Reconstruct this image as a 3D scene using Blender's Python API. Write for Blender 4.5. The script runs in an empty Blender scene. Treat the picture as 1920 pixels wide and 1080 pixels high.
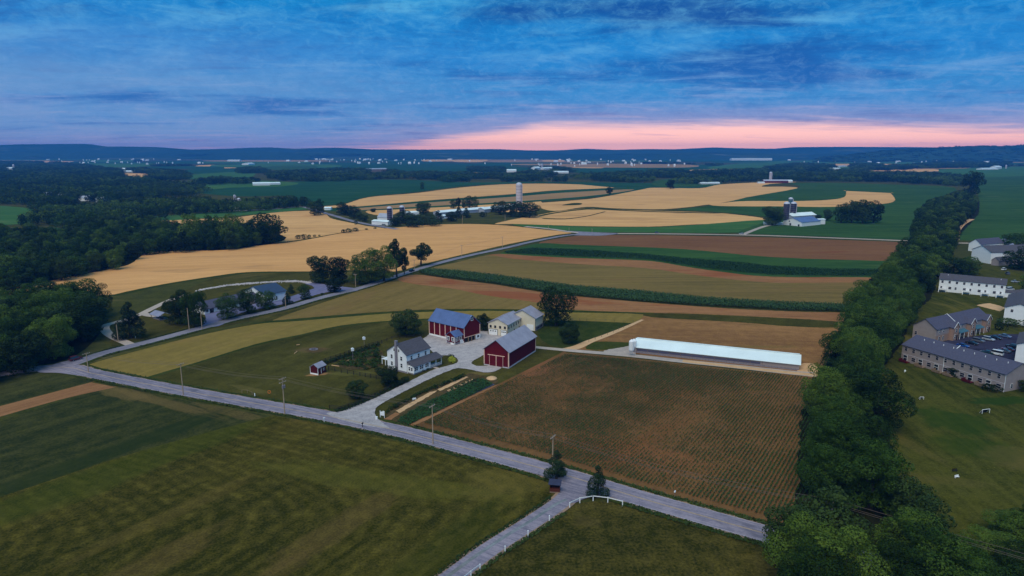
import bpy, bmesh, math, random
import numpy as np
from mathutils import Vector, Matrix, noise as mnoise
from mathutils.geometry import tessellate_polygon
R = math.radians
sc = bpy.context.scene
COL = sc.collection

# ------------------------------------------------------------------ camera
H = 80.0
F = 1280.0                 # focal length in pixels of the 1920 wide frame
YH = 283.0                 # row of the true horizon
PITCH = math.atan((540 - YH) / F)
cam_d = bpy.data.cameras.new('camera')
cam_d.sensor_width = 36
cam_d.lens = 36 * F / 1920
cam_d.clip_start = 1
cam_d.clip_end = 40000
cam = bpy.data.objects.new('camera', cam_d)
cam.location = (0, 0, H)
cam.rotation_euler = (math.pi / 2 - PITCH, 0, 0)
COL.objects.link(cam)
sc.camera = cam

# ------------------------------------------------------------------ light
def lin1(v):
    v /= 255.0
    return v / 12.92 if v <= 0.04045 else ((v + 0.055) / 1.055) ** 2.4
def S(r, g, b, k=1.0):
    return (lin1(r) * k, lin1(g) * k, lin1(b) * k, 1)

SUN_EL, SUN_AZ = 56.0, 205.0        # azimuth clockwise from +Y
sun_d = bpy.data.lights.new('sun', 'SUN')
sun_d.energy = 2.35
sun_d.angle = R(50)
sun_d.color = (1.0, 0.915, 0.73)
sun = bpy.data.objects.new('sun', sun_d)
dv = Vector((math.sin(R(SUN_AZ)) * math.cos(R(SUN_EL)), math.cos(R(SUN_AZ)) * math.cos(R(SUN_EL)), math.sin(R(SUN_EL))))
sun.rotation_euler = dv.to_track_quat('Z', 'Y').to_euler()
sun.location = (0, 0, 300)
COL.objects.link(sun)

world = bpy.data.worlds.new('World')
sc.world = world
world.use_nodes = True
nt = world.node_tree
nt.nodes.clear()
def N(t, tree=None, **kw):
    n = (tree or nt).nodes.new(t)
    for k, v in kw.items():
        setattr(n, k, v)
    return n
def math_(tree, op, a, b=None, c=None, clamp=False):
    n = tree.nodes.new('ShaderNodeMath'); n.operation = op; n.use_clamp = clamp
    for i, v in enumerate((a, b, c)):
        if v is None: continue
        if isinstance(v, (int, float)): n.inputs[i].default_value = v
        else: tree.links.new(v, n.inputs[i])
    return n.outputs[0]
def ramp_(tree, fac, stops, interp='LINEAR'):
    n = tree.nodes.new('ShaderNodeValToRGB')
    cr = n.color_ramp; cr.interpolation = interp
    while len(cr.elements) < len(stops): cr.elements.new(0.5)
    while len(cr.elements) > len(stops): cr.elements.remove(cr.elements[-1])
    for e, (p, c) in zip(cr.elements, sorted(stops, key=lambda s: s[0])):
        e.position = p
        e.color = c if len(c) == 4 else (*c, 1)
    tree.links.new(fac, n.inputs[0])
    return n.outputs[0]
def mix_(tree, fac, a, b, mode='MIX'):
    n = tree.nodes.new('ShaderNodeMix'); n.data_type = 'RGBA'; n.blend_type = mode
    n.clamp_factor = True
    for i, v in ((0, fac), (6, a), (7, b)):
        if isinstance(v, (int, float)): n.inputs[i].default_value = v
        elif isinstance(v, tuple): n.inputs[i].default_value = v
        else: tree.links.new(v, n.inputs[i])
    return n.outputs[2]
def smooth_(tree, v, lo, hi, olo=0.0, ohi=1.0):
    n = tree.nodes.new('ShaderNodeMapRange'); n.interpolation_type = 'SMOOTHSTEP'
    tree.links.new(v, n.inputs[0])
    for i, x in enumerate((lo, hi, olo, ohi)): n.inputs[i + 1].default_value = x
    return n.outputs[0]

tc = N('ShaderNodeTexCoord')
sep = N('ShaderNodeSeparateXYZ'); nt.links.new(tc.outputs['Generated'], sep.inputs[0])
X, Y, Z = sep.outputs
zc = math_(nt, 'MAXIMUM', Z, 0.0)
az = math_(nt, 'ARCTAN2', X, Y)
# cloud sheet coordinates
den = math_(nt, 'ADD', zc, 0.055)
cx = math_(nt, 'DIVIDE', X, den); cy = math_(nt, 'DIVIDE', Y, den)
comb = N('ShaderNodeCombineXYZ')
nt.links.new(math_(nt, 'MULTIPLY', cx, 0.62), comb.inputs[0]); nt.links.new(math_(nt, 'MULTIPLY', cy, 1.0), comb.inputs[1])
mp = N('ShaderNodeMapping'); mp.inputs['Rotation'].default_value = (0, 0, R(14)); mp.inputs['Location'].default_value = (3.1, 7.7, 0)
nt.links.new(comb.outputs[0], mp.inputs[0])
def cloudnoise(scale, detail, rough, dist, off=0.0):
    n = N('ShaderNodeTexNoise'); n.inputs['Scale'].default_value = scale; n.inputs['Detail'].default_value = detail
    n.inputs['Roughness'].default_value = rough; n.inputs['Distortion'].default_value = dist
    m = N('ShaderNodeVectorMath'); m.operation = 'ADD'; m.inputs[1].default_value = (off, off * 1.7, 0)
    nt.links.new(mp.outputs[0], m.inputs[0]); nt.links.new(m.outputs[0], n.inputs['Vector'])
    return n.outputs['Fac']
n1 = cloudnoise(0.55, 8, 0.58, 0.35)
n2 = cloudnoise(1.5, 10, 0.62, 0.5, 13.0)
def skynoise(scale, detail, rough, zs):
    m = N('ShaderNodeMapping'); m.inputs['Scale'].default_value = (1, 1, zs); m.inputs['Rotation'].default_value = (R(4), R(7), 0)
    nt.links.new(tc.outputs['Generated'], m.inputs[0])
    n = N('ShaderNodeTexNoise'); n.inputs['Scale'].default_value = scale; n.inputs['Detail'].default_value = detail
    n.inputs['Roughness'].default_value = rough; n.inputs['Distortion'].default_value = .6
    nt.links.new(m.outputs[0], n.inputs['Vector']); return n.outputs['Fac']
n3 = skynoise(9.0, 8, 0.66, 3.2)
base = ramp_(nt, math_(nt, 'MULTIPLY', zc, 3.0), [
    (0.0, S(122, 148, 196)), (0.06, S(104, 144, 200)), (0.14, S(76, 138, 200)), (0.26, S(46, 134, 200)),
    (0.38, S(18, 126, 200)), (0.5, S(0, 122, 196)), (0.66, S(10, 140, 204)), (1.0, S(60, 145, 200))], 'EASE')
dark = ramp_(nt, math_(nt, 'MULTIPLY', zc, 3.0), [
    (0.0, S(80, 116, 176)), (0.14, S(40, 104, 176)), (0.3, S(0, 84, 166)), (0.5, S(0, 66, 146)), (1.0, S(0, 84, 160))])
light = ramp_(nt, math_(nt, 'MULTIPLY', zc, 3.0), [
    (0.0, S(172, 160, 196)), (0.2, S(136, 160, 208)), (0.4, S(92, 164, 214)), (0.65, S(104, 188, 222)), (1.0, S(130, 180, 210))])
c = mix_(nt, smooth_(nt, n1, 0.50, 0.33, 0, 0.85), base, dark)
c = mix_(nt, smooth_(nt, n2, 0.50, 0.74, 0, 0.62), c, light)
c = mix_(nt, smooth_(nt, n2, 0.48, 0.30, 0, 0.40), c, dark)
c = mix_(nt, smooth_(nt, n3, 0.46, 0.75, 0, 0.42), c, light)
n4 = skynoise(60.0, 5, 0.7, 2.0)
c = mix_(nt, smooth_(nt, n4, 0.45, 0.75, 0, 0.28), c, light)
c = mix_(nt, smooth_(nt, n4, 0.5, 0.3, 0, 0.20), c, dark)
c = mix_(nt, smooth_(nt, n3, 0.5, 0.28, 0, 0.3), c, dark)
# left part of the sky is paler and more lilac
lil = math_(nt, 'MULTIPLY', smooth_(nt, az, 0.15, -0.6, 0, 0.6), smooth_(nt, zc, 0.2, 0.05))
c = mix_(nt, math_(nt, 'MULTIPLY', lil, smooth_(nt, n1, 0.3, 0.6)), c, S(116, 150, 196))
# clear gap with the afterglow low in the right half
azr = N('ShaderNodeMapRange'); nt.links.new(az, azr.inputs[0])
azr.inputs[1].default_value = -0.5; azr.inputs[2].default_value = 1.5
zb = ramp_(nt, azr.outputs[0], [(0.10, (0, 0, 0)), (0.16, (.009,) * 3), (0.22, (.026,) * 3), (0.275, (.040,) * 3),
    (0.42, (.0405,) * 3), (0.49, (.036,) * 3), (0.55, (.029,) * 3), (0.63, (.024,) * 3), (0.8, (.014,) * 3), (1, (0, 0, 0))])
wob = math_(nt, 'MULTIPLY', math_(nt, 'SUBTRACT', n2, 0.5), 0.02)
dz = math_(nt, 'SUBTRACT', math_(nt, 'ADD', zb, wob), zc)
gl = smooth_(nt, dz, -0.006, 0.015)
glow = ramp_(nt, math_(nt, 'MULTIPLY', zc, 20.0), [(0, (1.75, .74, .48)), (0.35, (1.55, .76, .55)), (0.75, (1.35, .76, .62)), (1, (1.05, .70, .60))])
bars = cloudnoise(0.9, 5, 0.5, 0.2, 57.0)
glow = mix_(nt, smooth_(nt, bars, 0.56, 0.68, 0, 0.35), glow, S(190, 150, 190))
c = mix_(nt, gl, c, glow)
c = mix_(nt, math_(nt, 'MULTIPLY', smooth_(nt, dz, -0.03, 0.0), 0.25), c, S(215, 170, 190))
sky = N('ShaderNodeTexSky'); sky.sky_type = 'NISHITA'; sky.sun_disc = False
sky.sun_elevation = R(SUN_EL); sky.sun_rotation = R(SUN_AZ)
skyc = N('ShaderNodeMix'); skyc.data_type = 'RGBA'; skyc.blend_type = 'MULTIPLY'; skyc.inputs[0].default_value = 1
nt.links.new(sky.outputs[0], skyc.inputs[6]); skyc.inputs[7].default_value = (0.05, 0.05, 0.05, 1)
c = mix_(nt, 0.06, c, skyc.outputs[2])
bg = N('ShaderNodeBackground'); bg.inputs['Strength'].default_value = 1.15
nt.links.new(c, bg.inputs[0])
wo = N('ShaderNodeOutputWorld'); nt.links.new(bg.outputs[0], wo.inputs[0])
sc.view_settings.view_transform = 'Standard'
sc.view_settings.look = 'None'
sc.view_settings.gamma = 1
sc.view_settings.exposure = 0.0
sc.view_settings.use_curve_mapping = False
sc.cycles.max_bounces = 5
sc.cycles.diffuse_bounces = 2
sc.cycles.volume_bounces = 0
sc.cycles.use_denoising = True

# ------------------------------------------------------------------ picture geometry -> places on the ground
CP, SP = math.cos(PITCH), math.sin(PITCH)
def ray(px, py):
    a = (px - 960) / F; b = (540 - py) / F
    return Vector((a, CP + b * SP, -SP + b * CP))
def G(px, py, z=0.0):
    d = ray(px, py)
    t = (z - H) / d.z
    return Vector((d.x * t, d.y * t, z))
def hz(px, py, top):
    """height of something standing at ground pixel (px,py) whose top is at row top"""
    g = G(px, py)
    d = ray(px, top)
    return H + d.z * (g.y / d.y)
def mpp(px, py):
    """metres per pixel at a ground point"""
    g = G(px, py)
    return (g.y * CP + H * SP) / F

# ------------------------------------------------------------------ object helpers
def tag(o, label=None, cat=None, group=None, kind=None):
    if label: o['label'] = label
    if cat: o['category'] = cat
    if group: o['group'] = group
    if kind: o['kind'] = kind
    return o
def link(o, parent=None):
    COL.objects.link(o)
    if parent is not None: o.parent = parent
    return o
def empty(name, loc=(0, 0, 0), rz=0.0, label=None, cat=None, group=None):
    o = bpy.data.objects.new(name, None)
    o.location = loc; o.rotation_euler = (0, 0, rz)
    o.empty_display_size = 0.5
    link(o); tag(o, label, cat, group)
    return o
class MB:
    def __init__(s): s.v = []; s.f = []; s.m = []
    def add(s, vs, fs, mi=0):
        n = len(s.v); s.v += [tuple(v) for v in vs]
        s.f += [tuple(i + n for i in f) for f in fs]; s.m += [mi] * len(fs)
        return s
    def box(s, x0, x1, y0, y1, z0, z1, mi=0):
        v = [(x, y, z) for z in (z0, z1) for y in (y0, y1) for x in (x0, x1)]
        return s.add(v, [(0, 2, 3, 1), (4, 5, 7, 6), (0, 1, 5, 4), (1, 3, 7, 5), (3, 2, 6, 7), (2, 0, 4, 6)], mi)
    def prism(s, poly, axis, a0, a1, mi=0):
        """poly in the plane across axis ('x': (y,z), 'y': (x,z), 'z': (x,y)), extruded a0..a1"""
        n = len(poly)
        def P(p, a):
            return (a, p[0], p[1]) if axis == 'x' else ((p[0], a, p[1]) if axis == 'y' else (p[0], p[1], a))
        v = [P(p, a0) for p in poly] + [P(p, a1) for p in poly]
        f = [tuple(range(n)), tuple(range(2 * n - 1, n - 1, -1))]
        f += [(i, i + n, (i + 1) % n + n, (i + 1) % n) for i in range(n)]
        return s.add(v, f, mi)
    def tube(s, p0, p1, r0, r1=None, n=6, mi=0, cap=True):
        r1 = r0 if r1 is None else r1
        p0 = Vector(p0); p1 = Vector(p1); d = (p1 - p0)
        if d.length < 1e-6: return s
        q = d.to_track_quat('Z', 'Y')
        v = []
        for p, r in ((p0, r0), (p1, r1)):
            for i in range(n):
                a = 2 * math.pi * i / n
                v.append(p + q @ Vector((math.cos(a) * r, math.sin(a) * r, 0)))
        f = [(i, (i + 1) % n, (i + 1) % n + n, i + n) for i in range(n)]
        if cap: f += [tuple(range(n - 1, -1, -1)), tuple(range(n, 2 * n))]
        return s.add(v, f, mi)
    def lathe(s, prof, n=16, c=(0, 0), mi=0):
        """prof: list of (r,z)"""
        v = []
        for r, z in prof:
            for i in range(n):
                a = 2 * math.pi * i / n
                v.append((c[0] + math.cos(a) * r, c[1] + math.sin(a) * r, z))
        f = []
        for j in range(len(prof) - 1):
            for i in range(n):
                f.append((j * n + i, j * n + (i + 1) % n, (j + 1) * n + (i + 1) % n, (j + 1) * n + i))
        f.append(tuple(range(n - 1, -1, -1))); f.append(tuple(range((len(prof) - 1) * n, len(prof) * n)))
        return s.add(v, f, mi)
    def mesh(s, name, mats, smooth=False):
        me = bpy.data.meshes.new(name)
        me.from_pydata(s.v, [], s.f)
        for m in (mats if isinstance(mats, (list, tuple)) else [mats]): me.materials.append(m)
        if any(s.m): me.polygons.foreach_set('material_index', s.m)
        if smooth: me.polygons.foreach_set('use_smooth', [True] * len(me.polygons))
        me.update()
        bm = bmesh.new(); bm.from_mesh(me); bmesh.ops.recalc_face_normals(bm, faces=bm.faces); bm.to_mesh(me); bm.free()
        return me
    def build(s, name, mats, parent=None, smooth=False):
        o = bpy.data.objects.new(name, s.mesh(name, mats, smooth))
        return link(o, parent)

def bez(pts, per=8, closed=False):
    """Catmull-Rom through 2-D points"""
    out = []; n = len(pts)
    rng = range(n) if closed else range(n - 1)
    for i in rng:
        p0 = pts[(i - 1) % n] if (closed or i > 0) else pts[0]
        p1 = pts[i]; p2 = pts[(i + 1) % n]
        p3 = pts[(i + 2) % n] if (closed or i + 2 < n) else pts[-1]
        for k in range(per):
            t = k / per
            out.append(tuple(0.5 * ((2 * p1[j]) + (-p0[j] + p2[j]) * t + (2 * p0[j] - 5 * p1[j] + 4 * p2[j] - p3[j]) * t * t
                             + (-p0[j] + 3 * p1[j] - 3 * p2[j] + p3[j]) * t ** 3) for j in (0, 1)))
    if not closed: out.append(tuple(pts[-1]))
    return out
def inpoly(x, y, poly):
    """numpy point in polygon"""
    x = np.asarray(x); y = np.asarray(y); ins = np.zeros(x.shape, bool); n = len(poly)
    j = n - 1
    for i in range(n):
        xi, yi = poly[i]; xj, yj = poly[j]
        if yi != yj:
            cnd = ((yi > y) != (yj > y)) & (x < (xj - xi) * (y - yi) / (yj - yi) + xi)
            ins ^= cnd
        j = i
    return ins

# ------------------------------------------------------------------ materials
# WB: what a white upward surface shows; photograph colours are divided by it to get surface colours
WB = (0.80, 0.90, 1.02)
def A(r, g, b, k=1.0):
    return (min(.85, lin1(r) / WB[0] * k), min(.85, lin1(g) / WB[1] * k), min(.85, lin1(b) / WB[2] * k), 1)
def newmat(name):
    m = bpy.data.materials.new(name); m.use_nodes = True
    t = m.node_tree; t.nodes.clear()
    out = t.nodes.new('ShaderNodeOutputMaterial'); b = t.nodes.new('ShaderNodeBsdfPrincipled')
    t.links.new(b.outputs[0], out.inputs[0])
    b.inputs['Roughness'].default_value = 0.9
    b.inputs['Specular IOR Level'].default_value = 0.15
    return m, t, b
def tnoise(t, vec, scale, detail=4, rough=0.55, dist=0.0):
    n = t.nodes.new('ShaderNodeTexNoise'); n.inputs['Scale'].default_value = scale; n.inputs['Detail'].default_value = detail
    n.inputs['Roughness'].default_value = rough; n.inputs['Distortion'].default_value = dist
    t.links.new(vec, n.inputs['Vector'])
    return n.outputs['Fac']
def tmap(t, vec, rot=0.0, scale=(1, 1, 1), loc=(0, 0, 0)):
    """rotate first, then scale (scale along the rotated axes)"""
    m = t.nodes.new('ShaderNodeMapping'); m.inputs['Rotation'].default_value = (0, 0, -rot); t.links.new(vec, m.inputs[0])
    m2 = t.nodes.new('ShaderNodeMapping'); m2.inputs['Scale'].default_value = scale; m2.inputs['Location'].default_value = loc
    t.links.new(m.outputs[0], m2.inputs[0])
    return m2.outputs[0]
def simple(name, col, rough=0.85, spec=0.2, var=0.12, scale=0.6, metal=0.0):
    m, t, b = newmat(name)
    tcn = t.nodes.new('ShaderNodeTexCoord')
    f = tnoise(t, tcn.outputs['Object'], scale, 5, 0.6)
    c0 = tuple(x * (1 - var) for x in col[:3]) + (1,); c1 = tuple(min(.9, x * (1 + var)) for x in col[:3]) + (1,)
    cc = ramp_(t, f, [(0.3, c0), (0.7, c1)])
    t.links.new(cc, b.inputs['Base Color'])
    b.inputs['Roughness'].default_value = rough; b.inputs['Specular IOR Level'].default_value = spec; b.inputs['Metallic'].default_value = metal
    return m
def fieldmat(name, c1, c2, c3=None, rot=0.0, streak=0.5, sfreq=0.15, fine=0.5, ffreq=1.6, big=0.012, seed=0.0, speck=None, bump=0.0, rows=None, c3amt=0.8, c3thr=0.56, blobs=(), contour=None):
    """c1/c2 main tones, c3 patches; streaks run along direction rot"""
    m, t, b = newmat(name)
    tcn = t.nodes.new('ShaderNodeTexCoord'); O = tcn.outputs['Object']
    off = (seed * 37.1, seed * 11.3, 0)
    vS = tmap(t, O, rot, (sfreq * 0.06, sfreq, 1), off)
    vB = tmap(t, O, rot, (0.5, 1.2, 1), off)
    nb = tnoise(t, vB, big, 5, 0.6, 0.4)
    ns = tnoise(t, vS, 1.0, 5, 0.6, 0.2)
    nf = tnoise(t, O, ffreq, 4, 0.65)
    nm = tnoise(t, O, ffreq * 0.16, 4, 0.6)
    s = math_(t, 'MULTIPLY', math_(t, 'SUBTRACT', nb, 0.5), 1.5)
    s = math_(t, 'ADD', s, math_(t, 'MULTIPLY', math_(t, 'SUBTRACT', ns, 0.5), 2.2 * streak))
    s = math_(t, 'ADD', s, math_(t, 'MULTIPLY', math_(t, 'SUBTRACT', nf, 0.5), 3.2 * fine))
    s = math_(t, 'ADD', s, math_(t, 'MULTIPLY', math_(t, 'SUBTRACT', nm, 0.5), 2.4 * fine))
    if rows:
        w = t.nodes.new('ShaderNodeTexWave'); w.wave_type = 'BANDS'; w.bands_direction = 'Y'
        w.inputs['Scale'].default_value = rows[0]; w.inputs['Distortion'].default_value = rows[2] if len(rows) > 2 else 0.4
        w.inputs['Detail'].default_value = 2; w.inputs['Detail Scale'].default_value = 0.6
        t.links.new(tmap(t, O, rot, (1, 1, 1), (0, 0, 0)), w.inputs['Vector'])
        s = math_(t, 'ADD', s, math_(t, 'MULTIPLY', math_(t, 'SUBTRACT', w.outputs['Fac'], 0.5), rows[1]))
    if contour:
        lines, k_, per_, amp_ = contour
        sx_ = t.nodes.new('ShaderNodeSeparateXYZ'); t.links.new(O, sx_.inputs[0]); acc = None
        for p0, p1 in lines:
            a_ = G(*p0); b_ = G(*p1); d_ = (b_ - a_).normalized(); nx, ny = d_.y, -d_.x
            di = math_(t, 'ADD', math_(t, 'MULTIPLY', math_(t, 'SUBTRACT', sx_.outputs[0], a_.x), nx), math_(t, 'MULTIPLY', math_(t, 'SUBTRACT', sx_.outputs[1], a_.y), ny))
            e = math_(t, 'EXPONENT', math_(t, 'MULTIPLY', di, -1 / k_)); acc = e if acc is None else math_(t, 'ADD', acc, e)
        dd_ = math_(t, 'MULTIPLY', math_(t, 'LOGARITHM', acc, math.e), -k_)
        dd_ = math_(t, 'ADD', dd_, math_(t, 'MULTIPLY', tnoise(t, O, .05, 3, .5), 5.0))
        w_ = math_(t, 'SINE', math_(t, 'MULTIPLY', dd_, 6.283 / per_))
        w2 = math_(t, 'SINE', math_(t, 'MULTIPLY', dd_, 6.283 / per_ * .37))
        w_ = math_(t, 'ADD', w_, math_(t, 'MULTIPLY', w2, .7))
        s = math_(t, 'ADD', s, math_(t, 'MULTIPLY', w_, math_(t, 'MULTIPLY', smooth_(t, nm, .3, .65), amp_)))
    s = math_(t, 'ADD', s, 0.5, clamp=True)
    cc = mix_(t, s, c1, c2)
    if c3:
        n3 = tnoise(t, tmap(t, O, rot, (0.55, 1.5, 1), (seed * 5 + 3, 9, 0)), big * 1.7, 6, 0.62, 0.5)
        k = math_(t, 'MULTIPLY', smooth_(t, n3, c3thr, c3thr + 0.13), c3amt)
        cc = mix_(t, k, cc, c3)
    if speck:
        v = tnoise(t, O, ffreq * 1.9, 3, 0.7)
        k = math_(t, 'MULTIPLY', smooth_(t, v, 0.60, 0.72), smooth_(t, nb, 0.35, 0.6, 0.25, 0.8))
        cc = mix_(t, k, cc, speck)
    for bi, (bx, by, brx, bry, brot, bc, bamt) in enumerate(blobs):
        g_ = G(bx, by)
        cr_, sr_ = math.cos(brot), math.sin(brot)
        mpn = t.nodes.new('ShaderNodeMapping'); mpn.vector_type = 'POINT'
        mpn.inputs['Location'].default_value = (-g_.x, -g_.y, 0)
        t.links.new(O, mpn.inputs[0])
        vv = tmap(t, mpn.outputs[0], brot, (1 / brx, 1 / bry, 0))
        ln = t.nodes.new('ShaderNodeVectorMath'); ln.operation = 'LENGTH'; t.links.new(vv, ln.inputs[0])
        nn = tnoise(t, vv, 2.2, 5, .62, .3)
        dd = math_(t, 'ADD', ln.outputs['Value'], math_(t, 'MULTIPLY', math_(t, 'SUBTRACT', nn, .5), 1.5))
        k = math_(t, 'MULTIPLY', smooth_(t, dd, 1.05, .55), bamt)
        k = math_(t, 'MULTIPLY', k, smooth_(t, nf, .25, .6, .55, 1.0))
        cc = mix_(t, k, cc, bc)
    t.links.new(cc, b.inputs['Base Color'])
    b.inputs['Specular IOR Level'].default_value = 0.0
    b.inputs['Roughness'].default_value = 1.0
    if bump:
        bp = t.nodes.new('ShaderNodeBump'); bp.inputs['Strength'].default_value = 1.0; bp.inputs['Distance'].default_value = bump
        t.links.new(nf, bp.inputs['Height']); t.links.new(bp.outputs[0], b.inputs['Normal'])
    return m
def leafmat(name, ca, cb, cc_, trans=0.25):
    """foliage: colour varies from clump to clump and from tree to tree"""
    m, t, b = newmat(name)
    tcn = t.nodes.new('ShaderNodeTexCoord'); oi = t.nodes.new('ShaderNodeObjectInfo')
    n1_ = tnoise(t, tcn.outputs['Object'], 3.5, 3, 0.6)
    n2_ = tnoise(t, tcn.outputs['Object'], 16.0, 2, 0.6)
    f = math_(t, 'ADD', math_(t, 'MULTIPLY', n1_, 0.6), math_(t, 'MULTIPLY', n2_, 0.45), None)
    f = math_(t, 'ADD', f, math_(t, 'MULTIPLY', math_(t, 'SUBTRACT', oi.outputs['Random'], 0.5), 0.45))
    col = ramp_(t, f, [(0.3, ca), (0.52, cb), (0.78, cc_)])
    t.links.new(col, b.inputs['Base Color'])
    b.inputs['Specular IOR Level'].default_value = 0.08; b.inputs['Roughness'].default_value = 0.75
    tr = t.nodes.new('ShaderNodeBsdfTranslucent'); t.links.new(col, tr.inputs[0])
    ms = t.nodes.new('ShaderNodeMixShader'); ms.inputs[0].default_value = trans
    out = [n for n in t.nodes if n.type == 'OUTPUT_MATERIAL'][0]
    t.links.new(b.outputs[0], ms.inputs[1]); t.links.new(tr.outputs[0], ms.inputs[2]); t.links.new(ms.outputs[0], out.inputs[0])
    return m
# ================================================================== THE GROUND
ROWDIR = (G(1045, 665) - G(785, 796)); ROWA = math.atan2(ROWDIR.y, ROWDIR.x)      # direction of the crop rows
d_ = G(1600, 1040) - G(600, 783); ROADA = math.atan2(d_.y, d_.x)
d_ = G(880, 480) - G(443, 598); ROADB = math.atan2(d_.y, d_.x)

M = {}
M['ground'] = fieldmat('ground_grass', A(40, 50, 24), A(74, 76, 38), A(86, 82, 48), rot=0.0, streak=.4, fine=.5, ffreq=1.0, seed=1)
M['lawn'] = fieldmat('farm_lawn', A(42, 46, 18), A(78, 76, 36), A(92, 84, 46), rot=ROADB, streak=.5, fine=.45, ffreq=1.3, seed=2, c3amt=.6, blobs=[(585, 656, 8, 4, 0, A(96, 78, 58), .8), (596, 702, 5, 1.6, .3, A(150, 116, 84), .9), (470, 730, 12, 2, ROADA, A(96, 90, 52), .5), (660, 700, 10, 3, 0, A(92, 92, 48), .6), (900, 700, 7, 3, .4, A(108, 96, 58), .7), (620, 640, 30, 4, ROADB, A(86, 84, 44), .5)])
M['front'] = fieldmat('front_meadow', A(38, 42, 12), A(86, 80, 34), A(98, 82, 44), rot=ROWA, streak=.45, sfreq=.35, fine=.6, ffreq=1.9, seed=3, speck=A(128, 118, 64), contour=([((500, 780), (1020, 900)), ((1030, 930), (852, 1068))], 14.0, 2.8, .17), c3amt=.35, big=.008, blobs=[(640, 985, 26, 4.5, ROWA, A(100, 84, 50), .38), (270, 1065, 22, 5, ROWA, A(98, 82, 48), .35), (520, 1075, 12, 3, ROWA, A(96, 80, 46), .3), (330, 960, 30, 3, ROWA, A(94, 82, 42), .35), (960, 900, 16, 10, .5, A(110, 100, 50), .35), (250, 870, 60, 9, ROWA, A(52, 66, 18), .5), (820, 1040, 34, 6, ROWA, A(46, 56, 16), .4), (700, 900, 40, 6, -.3, A(84, 84, 34), .5)])
M['front2'] = fieldmat('dark_meadow', A(34, 44, 24), A(72, 74, 40), A(84, 76, 48), rot=ROWA, streak=.9, sfreq=.16, fine=.5, ffreq=1.4, seed=4, c3amt=.6, blobs=[(300, 752, 34, 3.0, ROADA, A(100, 86, 54), .6), (430, 772, 20, 3, ROADA, A(100, 86, 54), .5), (230, 738, 16, 4, ROADA, A(104, 90, 56), .6), (200, 850, 50, 5, ROWA, A(34, 48, 24), .6)])
M['rough'] = fieldmat('rough_grass', A(38, 42, 14), A(80, 74, 34), A(104, 90, 54), rot=.1, streak=.5, fine=.85, ffreq=1.6, seed=5, speck=A(120, 108, 66))
M['olive'] = fieldmat('mown_hay', A(92, 82, 44), A(122, 104, 62), A(118, 94, 60), rot=ROADB, streak=.6, sfreq=.25, fine=.4, seed=6)
M['olive2'] = fieldmat('mown_hay_pale', A(100, 90, 46), A(130, 114, 62), A(120, 100, 60), rot=ROADB, streak=.6, sfreq=.25, fine=.45, seed=7)
M['olive3'] = fieldmat('hay_strip', A(92, 82, 48), A(118, 102, 60), A(114, 92, 60), rot=.0, streak=.9, sfreq=.25, fine=.35, seed=8)
M['wheat'] = fieldmat('ripe_wheat', A(180, 136, 88), A(204, 158, 106), A(168, 130, 88), rot=.25, streak=.8, sfreq=.12, fine=.25, ffreq=.6, seed=9)
M['wheat2'] = fieldmat('ripe_wheat_far', A(178, 138, 92), A(206, 164, 112), A(164, 128, 88), rot=.05, streak=.9, sfreq=.08, fine=.2, ffreq=.4, seed=10)
M['soil'] = fieldmat('red_soil', A(94, 66, 46), A(120, 88, 60), A(108, 64, 44), rot=-.05, streak=.9, sfreq=.3, fine=.35, seed=11)
M['soil2'] = fieldmat('red_strip', A(116, 82, 56), A(146, 108, 74), A(126, 74, 48), rot=-.1, streak=.9, sfreq=.4, fine=.4, seed=12, c3thr=.5)
M['rowsoil'] = fieldmat('planted_soil', A(84, 64, 40), A(112, 84, 54), A(108, 74, 46), rot=ROWA, streak=.6, sfreq=.6, fine=.5, ffreq=2.2, seed=13, blobs=[(1180, 850, 26, 9, ROADA, A(124, 82, 54), .5), (1010, 690, 14, 6, ROWA, A(128, 86, 60), .6), (1250, 740, 18, 8, .3, A(118, 82, 52), .5)])
M['tan'] = fieldmat('stubble', A(108, 80, 52), A(142, 108, 70), A(92, 84, 46), rot=-.1, streak=.7, sfreq=.2, fine=.6, ffreq=1.5, seed=14, c3thr=.54)
M['green'] = fieldmat('young_crop', A(36, 64, 34), A(56, 86, 44), A(68, 88, 50), rot=.0, streak=.8, sfreq=.2, fine=.3, ffreq=.8, seed=15)
M['teal'] = fieldmat('corn_far', A(26, 60, 44), A(42, 78, 52), A(54, 82, 52), rot=.1, streak=.9, sfreq=.1, fine=.2, ffreq=.5, seed=16)
M['jgreen'] = fieldmat('pasture', A(44, 82, 44), A(66, 102, 56), A(80, 104, 60), rot=.0, streak=.8, sfreq=.2, fine=.3, ffreq=.8, seed=17)
M['mid'] = fieldmat('greybrown_strip', A(128, 106, 76), A(150, 122, 88), None, rot=.1, streak=.9, sfreq=.2, fine=.2, seed=18)
M['edge'] = fieldmat('grass_verge', A(34, 50, 20), A(60, 68, 30), None, rot=ROADB, streak=.5, fine=.7, ffreq=1.2, seed=19)
M['dry'] = fieldmat('dirt_strip', A(118, 86, 60), A(144, 108, 76), A(104, 80, 52), rot=ROWA, streak=.8, sfreq=.5, fine=.4, seed=20)
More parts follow.
